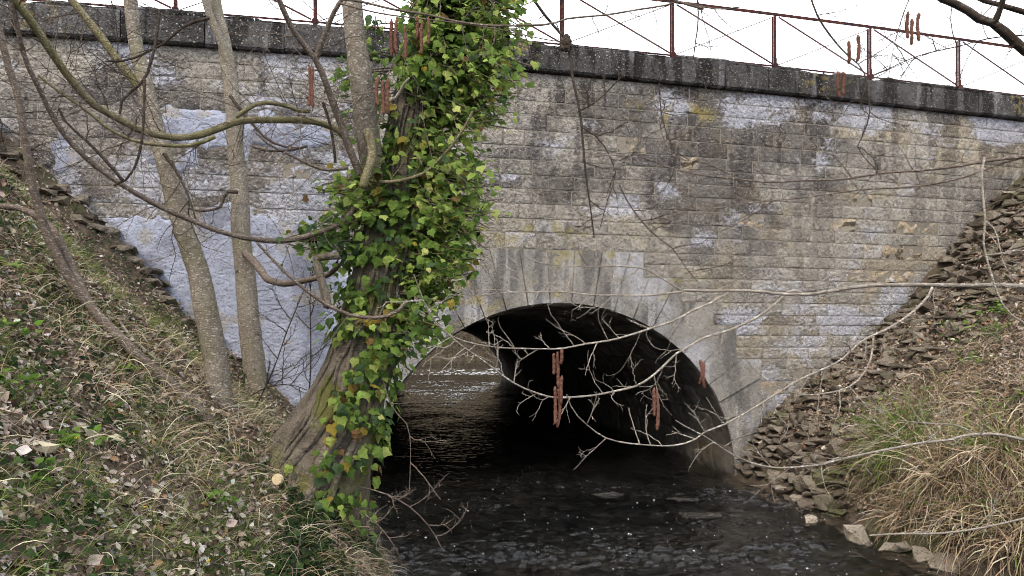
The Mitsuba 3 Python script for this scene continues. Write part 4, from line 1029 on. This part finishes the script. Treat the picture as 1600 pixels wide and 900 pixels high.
# sedge clumps on the right bank
def sedge(x, y, Y, n, L, green, label, seed):
    r = np.random.default_rng(seed)
    key = thing('sedge_tussock', label, 'sedge', 'sedge tussocks on the right bank')
    c0 = bank_hit(x, y, right_z)
    for nm, cnt, pal in (('dry_blades', n, [(0.31, 0.24, 0.155), (0.41, 0.33, 0.225), (0.20, 0.15, 0.10), (0.10, 0.075, 0.05), (0.48, 0.42, 0.32), (0.17, 0.12, 0.08)]), ('green_blades', green, GREEN)):
        a = r.random(cnt) * 6.28
        rad = r.random(cnt) ** 0.5 * 0.20
        b = c0 + np.stack([np.cos(a) * rad, np.sin(a) * rad * 1.3, 0 * a], -1)
        b[:, 2] = right_z(b[:, 0], b[:, 1])
        d = np.stack([np.cos(a) * 0.8 - 0.45, np.sin(a) * 0.7 - 0.35, np.full(cnt, 0.9)], -1) + r.normal(size=(cnt, 3)) * 0.5
        m, c = blades(b, d, L * r.uniform(0.5, 1.25, cnt), 0.016 * r.uniform(0.5, 1.3, cnt), r.uniform(1.0, 3.4, cnt) if nm[0] == 'd' else r.uniform(1.2, 2.0, cnt), pick(pal, cnt, 0.25, r), 6, r, 0.22)
        part(key, nm, m, 'm_litter' if nm[0] == 'd' else 'm_leafy', kind='stuff', color=c)
sedge(1410, 690, 9.0, 330, 0.75, 520, 'arching sedge tussock with the greenest blades, nearest the arch', 1)
sedge(1480, 735, 8.6, 400, 0.72, 60, 'straw coloured sedge tussock hanging over the water between two others', 2)
sedge(1565, 700, 8.6, 360, 0.70, 120, 'sedge tussock at the right edge under the low branch', 3)
sedge(1590, 810, 7.7, 400, 0.66, 40, 'dry sedge tussock in the lower right corner', 4)
sedge(1440, 640, 10.0, 260, 0.6, 20, 'small dry sedge tussock higher up beside the rubble slope', 5)
sedge(1510, 800, 8.0, 380, 0.65, 20, 'low dry sedge tussock trailing into the water left of the corner', 6)
sedge(1420, 790, 8.0, 380, 0.50, 10, 'lowest small sedge tussock behind the largest waterline stone', 7)

# weeds
def weed(side, x, y, Y, n, s, label, pal=GREEN, tall=0.10, seed=0):
    r = np.random.default_rng(seed + 300)
    c0 = P(x, y, Y)
    fz = left_z if side < 0 else right_z
    # walk along the sight line to where it meets the bank
    yy = np.linspace(1.6, 12.3, 400)
    pp = np.stack([(x - 800) / F * yy, yy, HC - (y - HOR) / F * yy], -1)
    hit = np.nonzero(pp[:, 2] < fz(pp[:, 0], yy))[0]
    c0 = pp[hit[0]] if len(hit) else c0
    stalks, pos, nrm, tip = [], [], [], []
    for i in range(n):
        d = r.normal(size=3) * [1, 1, 0.3] + [0, -0.1, 1.0]; d /= np.linalg.norm(d)
        e = c0 + r.normal(size=3) * [s, s, 0.01] * 0.6 + d * tall * r.uniform(0.4, 1.2)
        stalks.append(tube([c0, (c0 + e) / 2 + [0, 0, 0.01], e], [0.0022, 0.002, 0.001], 4))
        for _ in range(4):
            pos.append(e + r.normal(size=3) * 0.022); nrm.append(np.array([0, -0.4, 1]) + r.normal(size=3) * 0.5); tip.append(r.normal(size=3) + d * 0.4)
    key = thing('weed', label, 'weed', None)
    pos = np.array(pos)
    m, c = spread(leafv * [0.8, 1, 1], leaff, leaf_R(np.array(nrm), np.array(tip)), pos, r.uniform(0.03, 0.065, (len(pos), 1)) * [[1, 1, 1]], pick(pal, len(pos), 0.2, r))
    part(key, 'leaves', m, 'm_leafy', kind='stuff', color=c)
    part(key, 'stalks', cat_mesh(stalks), 'm_leafy', kind='stuff', color=np.tile([0.12, 0.16, 0.05], (sum(len(q[0]) for q in stalks), 1)))
W_GREEN = [(0.15, 0.27, 0.05), (0.21, 0.34, 0.07), (0.10, 0.19, 0.04)]
for i, (x, y, n, s, lab) in enumerate((
    (105, 700, 14, 0.12, 'bright green weed growing beside the pale half buried stones'), (60, 745, 9, 0.09, 'small bright weed below the leftmost pale stone'),
    (20, 520, 10, 0.14, 'green weed at the left edge halfway up the bank'), (30, 425, 9, 0.12, 'small green weed high on the left bank'),
    (300, 560, 9, 0.13, 'green weed left of the first slender trunk'), (195, 585, 8, 0.10, 'green weed under the leaning sapling'),
    (335, 785, 7, 0.10, 'little weed among dead leaves at the lower middle of the bank'), (10, 610, 12, 0.12, 'clump of green weed at the left edge above the pale stones'))):
    weed(-1, x, y, 5, n, s, lab, W_GREEN, 0.09, i)
for i, (x, y, n, s, lab) in enumerate(((1575, 490, 20, 0.20, 'bright green weed high on the right bank'), (1540, 520, 12, 0.16, 'paler green weed below the brightest one on the right bank'), (1535, 570, 6, 0.12, 'lowest of the three green weeds on the right bank'))):
    weed(1, x, y, 9, n, s, lab, W_GREEN, 0.16, 40 + i)
fl = []
for i in range(16):
    p, nn = on_bank(-1, 40, 2.5, 7.0, 0.4, 2.0, 1.0)
    for j in range(6):
        a = j * 1.047
        fl.append((np.array([[0, 0, 0], [math.cos(a) - .3 * math.sin(a), math.sin(a) + .3 * math.cos(a), .3], [math.cos(a) + .3 * math.sin(a), math.sin(a) - .3 * math.cos(a), .3]]) * 0.012 + p[0] + nn[0] * 0.07, np.array([[0, 2, 1]])))
v, f = cat_mesh(fl)
single('small_flowers', (v, f), 'm_litter', 'tiny yellow flowers dotted through the litter', 'flowers', kind='stuff', color=np.tile([0.75, 0.52, 0.03], (len(v), 1)))

# ------------------------------------------------------------------ stones
def rock(c, size, seed, flat=0.6, rot=None, sub=2, sharp=0.35):
    """an angular stone: the hull of jittered points, edges worn a little"""
    r = np.random.default_rng(seed)
    pts = r.uniform(-1, 1, (16, 3)); pts /= np.maximum(np.abs(pts).max(1, keepdims=True), 1e-6) ** (1 - sharp)
    m = trimesh.Trimesh(pts).convex_hull
    m = m.subdivide()
    v = m.vertices * np.asarray(size) * 0.5
    v = v + 0.10 * np.mean(size) * (meshkit.fbm(v / np.mean(size) * 4 + seed, 3, seed % 50)[:, None] - 0.5)
    if rot is not None: v = v @ rot.T
    return v + c, m.faces
rv = thing('rubble_revetment', 'slope of rough dry laid stones between the right side of the wall and the bank', 'rubble wall')
rr = []
for z in np.arange(0.02, 5.6, 0.105):
    dmax = 2.3 if z > 1.0 else 2.6
    d = -0.05 + rg.uniform(0, 0.2)
    while d < dmax:
        l = rg.uniform(0.12, 0.30) if rg.random() < 0.55 else rg.uniform(0.3, 0.55)
        # the bank's contour at this height, d metres in front of the wall
        e = np.interp(z, RZ, RE) + 0.02
        q = 5.77 + e
        Y = (D0 + q * ST / CT) / (1 + 0.1545 * ST / CT) - d - l / 2
        X = q - 0.1545 * Y
        zz = right_z(np.array([X]), np.array([Y]))[0]
        c = np.array([X, Y, zz + 0.02 + rg.uniform(-0.02, 0.03)])
        x, y = pix(c)
        if x < 1660 and y > 180:
            yaw = rg.normal() * 0.25
            R = np.stack([[math.cos(yaw), math.sin(yaw), 0], [-math.sin(yaw), math.cos(yaw), 0], [0, 0, 1]], 1)
            fade = z < 0.8 or rg.random() < np.clip(1.12 - 1.1 * d / dmax, 0.10, 1)
            if fade: tl = rg.normal() * 0.22; R = R @ np.stack([[math.cos(tl), 0, math.sin(tl)], [0, 1, 0], [-math.sin(tl), 0, math.cos(tl)]], 1)
            c[2] -= 0.03 + 0.05 * rg.random() * (d > 0.8)
            rr.append((rock(c, (0.30, l, rg.choice([0.07, 0.10, 0.14, 0.19], p=[.3, .35, .25, .1])), len(rr) * 3 + 5, rot=R, sharp=0.25), d, rg.random(), l / Y, z))
        d += l + 0.02
rr.sort(key=lambda q: -q[3])
for (v, f), d, t, _, z in rr[:300]:
    part(rv, 'stone', (v, f), 'm_rubble', uv=np.tile([t * 0.6, 0.7 if z < 1.4 else 0.25], (len(v), 1)))
if rr[300:]:
    v, f = cat_mesh([q[0] for q in rr[300:]])
    part(rv, 'rubble', (v, f), 'm_rubble', kind='stuff', uv=np.tile([0.3, 0.4], (len(v), 1)))
rl = thing('rubble_revetment', 'half buried rough stones along the foot of the wall on the left bank', 'rubble wall')
cnt = 0
for z in np.arange(1.9, 5.5, 0.13):
    d = -0.05
    while d < 0.9:
        l = rg.uniform(0.18, 0.45)
        e = np.interp(z, LZ, LE) + 0.02
        q = -0.56 - e
        Y = (D0 + q * ST / CT) / (1 + 0.1545 * ST / CT) - d - l / 2
        X = q - 0.1545 * Y
        zz = left_z(np.array([X]), np.array([Y]))[0]
        if rg.random() < 0.62 - 0.4 * d:
            v, f = rock(np.array([X, Y, zz]), (0.3, l, rg.uniform(0.08, 0.16)), cnt * 7 + 900)
            part(rl, 'stone', (v, f), 'm_rubble', uv=np.tile([0.1 + 0.4 * rg.random(), 0.4], (len(v), 1)))
            cnt += 1
        d += l
def on_water(x, y): 
    Y = HC * F / (y - HOR); return P(x, y, Y)
for i, (x, y, w, h, t, lab) in enumerate((
    (1342, 836, 0.40, 0.24, 0.95, 'largest pale stone at the edge of the water'), (1265, 806, 0.24, 0.12, 0.9, 'pale stone lying in the shallows left of the largest one'),
    (1222, 760, 0.30, 0.13, 0.9, 'pale flat stone at the waterline nearest the arch'), (1245, 775, 0.26, 0.13, 0.85, 'pale flat stone second from the arch'), (1212, 748, 0.22, 0.16, 0.6, 'grey stone touching the right foot of the arch'),
    (1292, 782, 0.34, 0.22, 0.4, 'dark grey block at the waterline above the shallows'), (1385, 848, 0.30, 0.14, 0.7, 'long pale stone right of the largest one'), (1412, 853, 0.22, 0.14, 0.55, 'grey stone under the straw overhang'),
    (1440, 862, 0.30, 0.16, 0.6, 'stone half hidden by straw near the bottom'), (1480, 876, 0.40, 0.18, 0.45, 'dark stone by the water under the corner sedge'), (1270, 752, 0.36, 0.22, 0.5, 'upper grey stone above the flat pale ones'), (1245, 742, 0.30, 0.20, 0.45, 'upper grey stone beside the rubble slope'))):
    c = bank_hit(x, y + 8, right_z) + [-0.04, -0.06, h * 0.30]
    v, f = rock(c, (w * 0.85, w * 0.7, h), 40 + i, sharp=0.6)
    single('river_stone', (v, f), 'm_rubble', lab, 'stone', 'stones along the right waterline', uv=np.tile([t * 1.1, 0.15], (len(v), 1)))
for i, (x, y, w, lab) in enumerate(((947, 771, 0.55, 'dark wet stone breaking the water below the arch'), (1095, 803, 0.60, 'mossy wet stone in the stream nearest the right bank'), (1065, 778, 0.5, 'wet stone in the stream just out from the right foot of the arch'))):
    c = on_water(x, y); c[2] = -0.075
    v, f = rock(c, (w, 0.30, 0.14), 80 + i)
    single('sunken_stone', (v, f), 'm_soot', lab, 'stone', uv=np.tile([0.5, 0.3], (len(v), 1)))
for i, (x, y, w, a, lab) in enumerate(((45, 688, 0.30, -0.5, 'leftmost pale yellow stone half buried in the bank'), (128, 668, 0.26, -0.6, 'middle pale yellow stone under a dead stick'), (180, 688, 0.24, -0.5, 'rightmost pale yellow stone of the three on the bank'))):
    c = bank_hit(x, y) + [0, 0, 0.0]
    R = np.stack([[math.cos(a), 0, math.sin(a)], [0, 1, 0], [-math.sin(a), 0, math.cos(a)]], 1)
    v, f = rock(c - [0, 0, 0.02], (w * 0.75, 0.16, 0.09), 60 + i, rot=R)
    single('bank_stone', (v, f), 'm_litter', lab, 'stone', 'pale yellow stones in the left bank', color=np.tile([0.46, 0.42, 0.30], (len(v), 1)) * (0.75 + 0.5 * meshkit.fbm(v * 14, 3, 4))[:, None])
def lying(label, pxs, r0, r1, lift=0.03, mat='m_bark_brown'):
    pts = np.array([bank_hit(x, y) + [0, -0.02, lift] for x, y in pxs])
    q = spline(pts, 24)
    key = thing('fallen_branch', label, 'branch')
    part(key, 'branch', tube(q, np.linspace(r0, r1, 24), 7, 0.15, 3), mat, smooth=True)
    add_twigs(key, q, 4, 0.2, 0.003, rg, mat)
lying('dead brown stick lying over the pale yellow stones', [(80, 642), (130, 655), (180, 680), (235, 718)], 0.012, 0.009, 0.05)
lying('short bare pale stick under the leaning sapling', [(186, 500), (215, 540), (245, 566)], 0.014, 0.010, 0.03, 'm_twig')
lying('curved pale root lying beside the old trunk', [(405, 672), (430, 710), (455, 728)], 0.012, 0.010, 0.03, 'm_twig')

# ------------------------------------------------------------------ beyond the tunnel
def far_bank(e, t):
    """the far bank closing the view through the arch"""
    X = -1.0 + t * 1.0
    Y = 66 + 0.35 * (t + 12) + e * 0.9 - np.clip(t + 1, 0, 9) * 2.6
    z = 0.28 + np.interp(e, [-2, 0, 0.6, 3, 10, 30], [-0.6, 0, 0.7, 2.3, 6.5, 13])
    p = np.stack([X, Y, z], -1)
    p[:, 2] += 0.7 * (meshkit.fbm(p * 0.8, 4, 8) - 0.5) * np.clip(e, 0, 1)
    return p
v, f = sheet(np.r_[-2, np.arange(-0.5, 6, 0.25), 8, 12, 20, 30], np.arange(-45, 12, 0.5), far_bank)
single('far_bank', (v, f), 'm_soil', 'brown far bank seen through the arch', 'bank', kind='structure', smooth=True)
ee, tt_ = rg.uniform(0, 6, 9000), rg.uniform(-14, 8, 9000)
p = far_bank(ee, tt_)
d = rg.normal(size=p.shape) * 0.5 + [0, -0.4, 0.8]
m, c = blades(p, d, rg.uniform(0.3, 1.0, 9000), np.full(9000, 0.035), np.full(9000, 1.6), pick([(0.085, 0.066, 0.048), (0.055, 0.043, 0.032), (0.12, 0.10, 0.07), (0.04, 0.058, 0.022)], 9000, 0.2, rg, [.4, .3, .15, .15]), 3, rg)
single('far_brush', m, 'm_litter', 'brown brush covering the far bank beyond the arch', 'brush', kind='stuff', color=c)
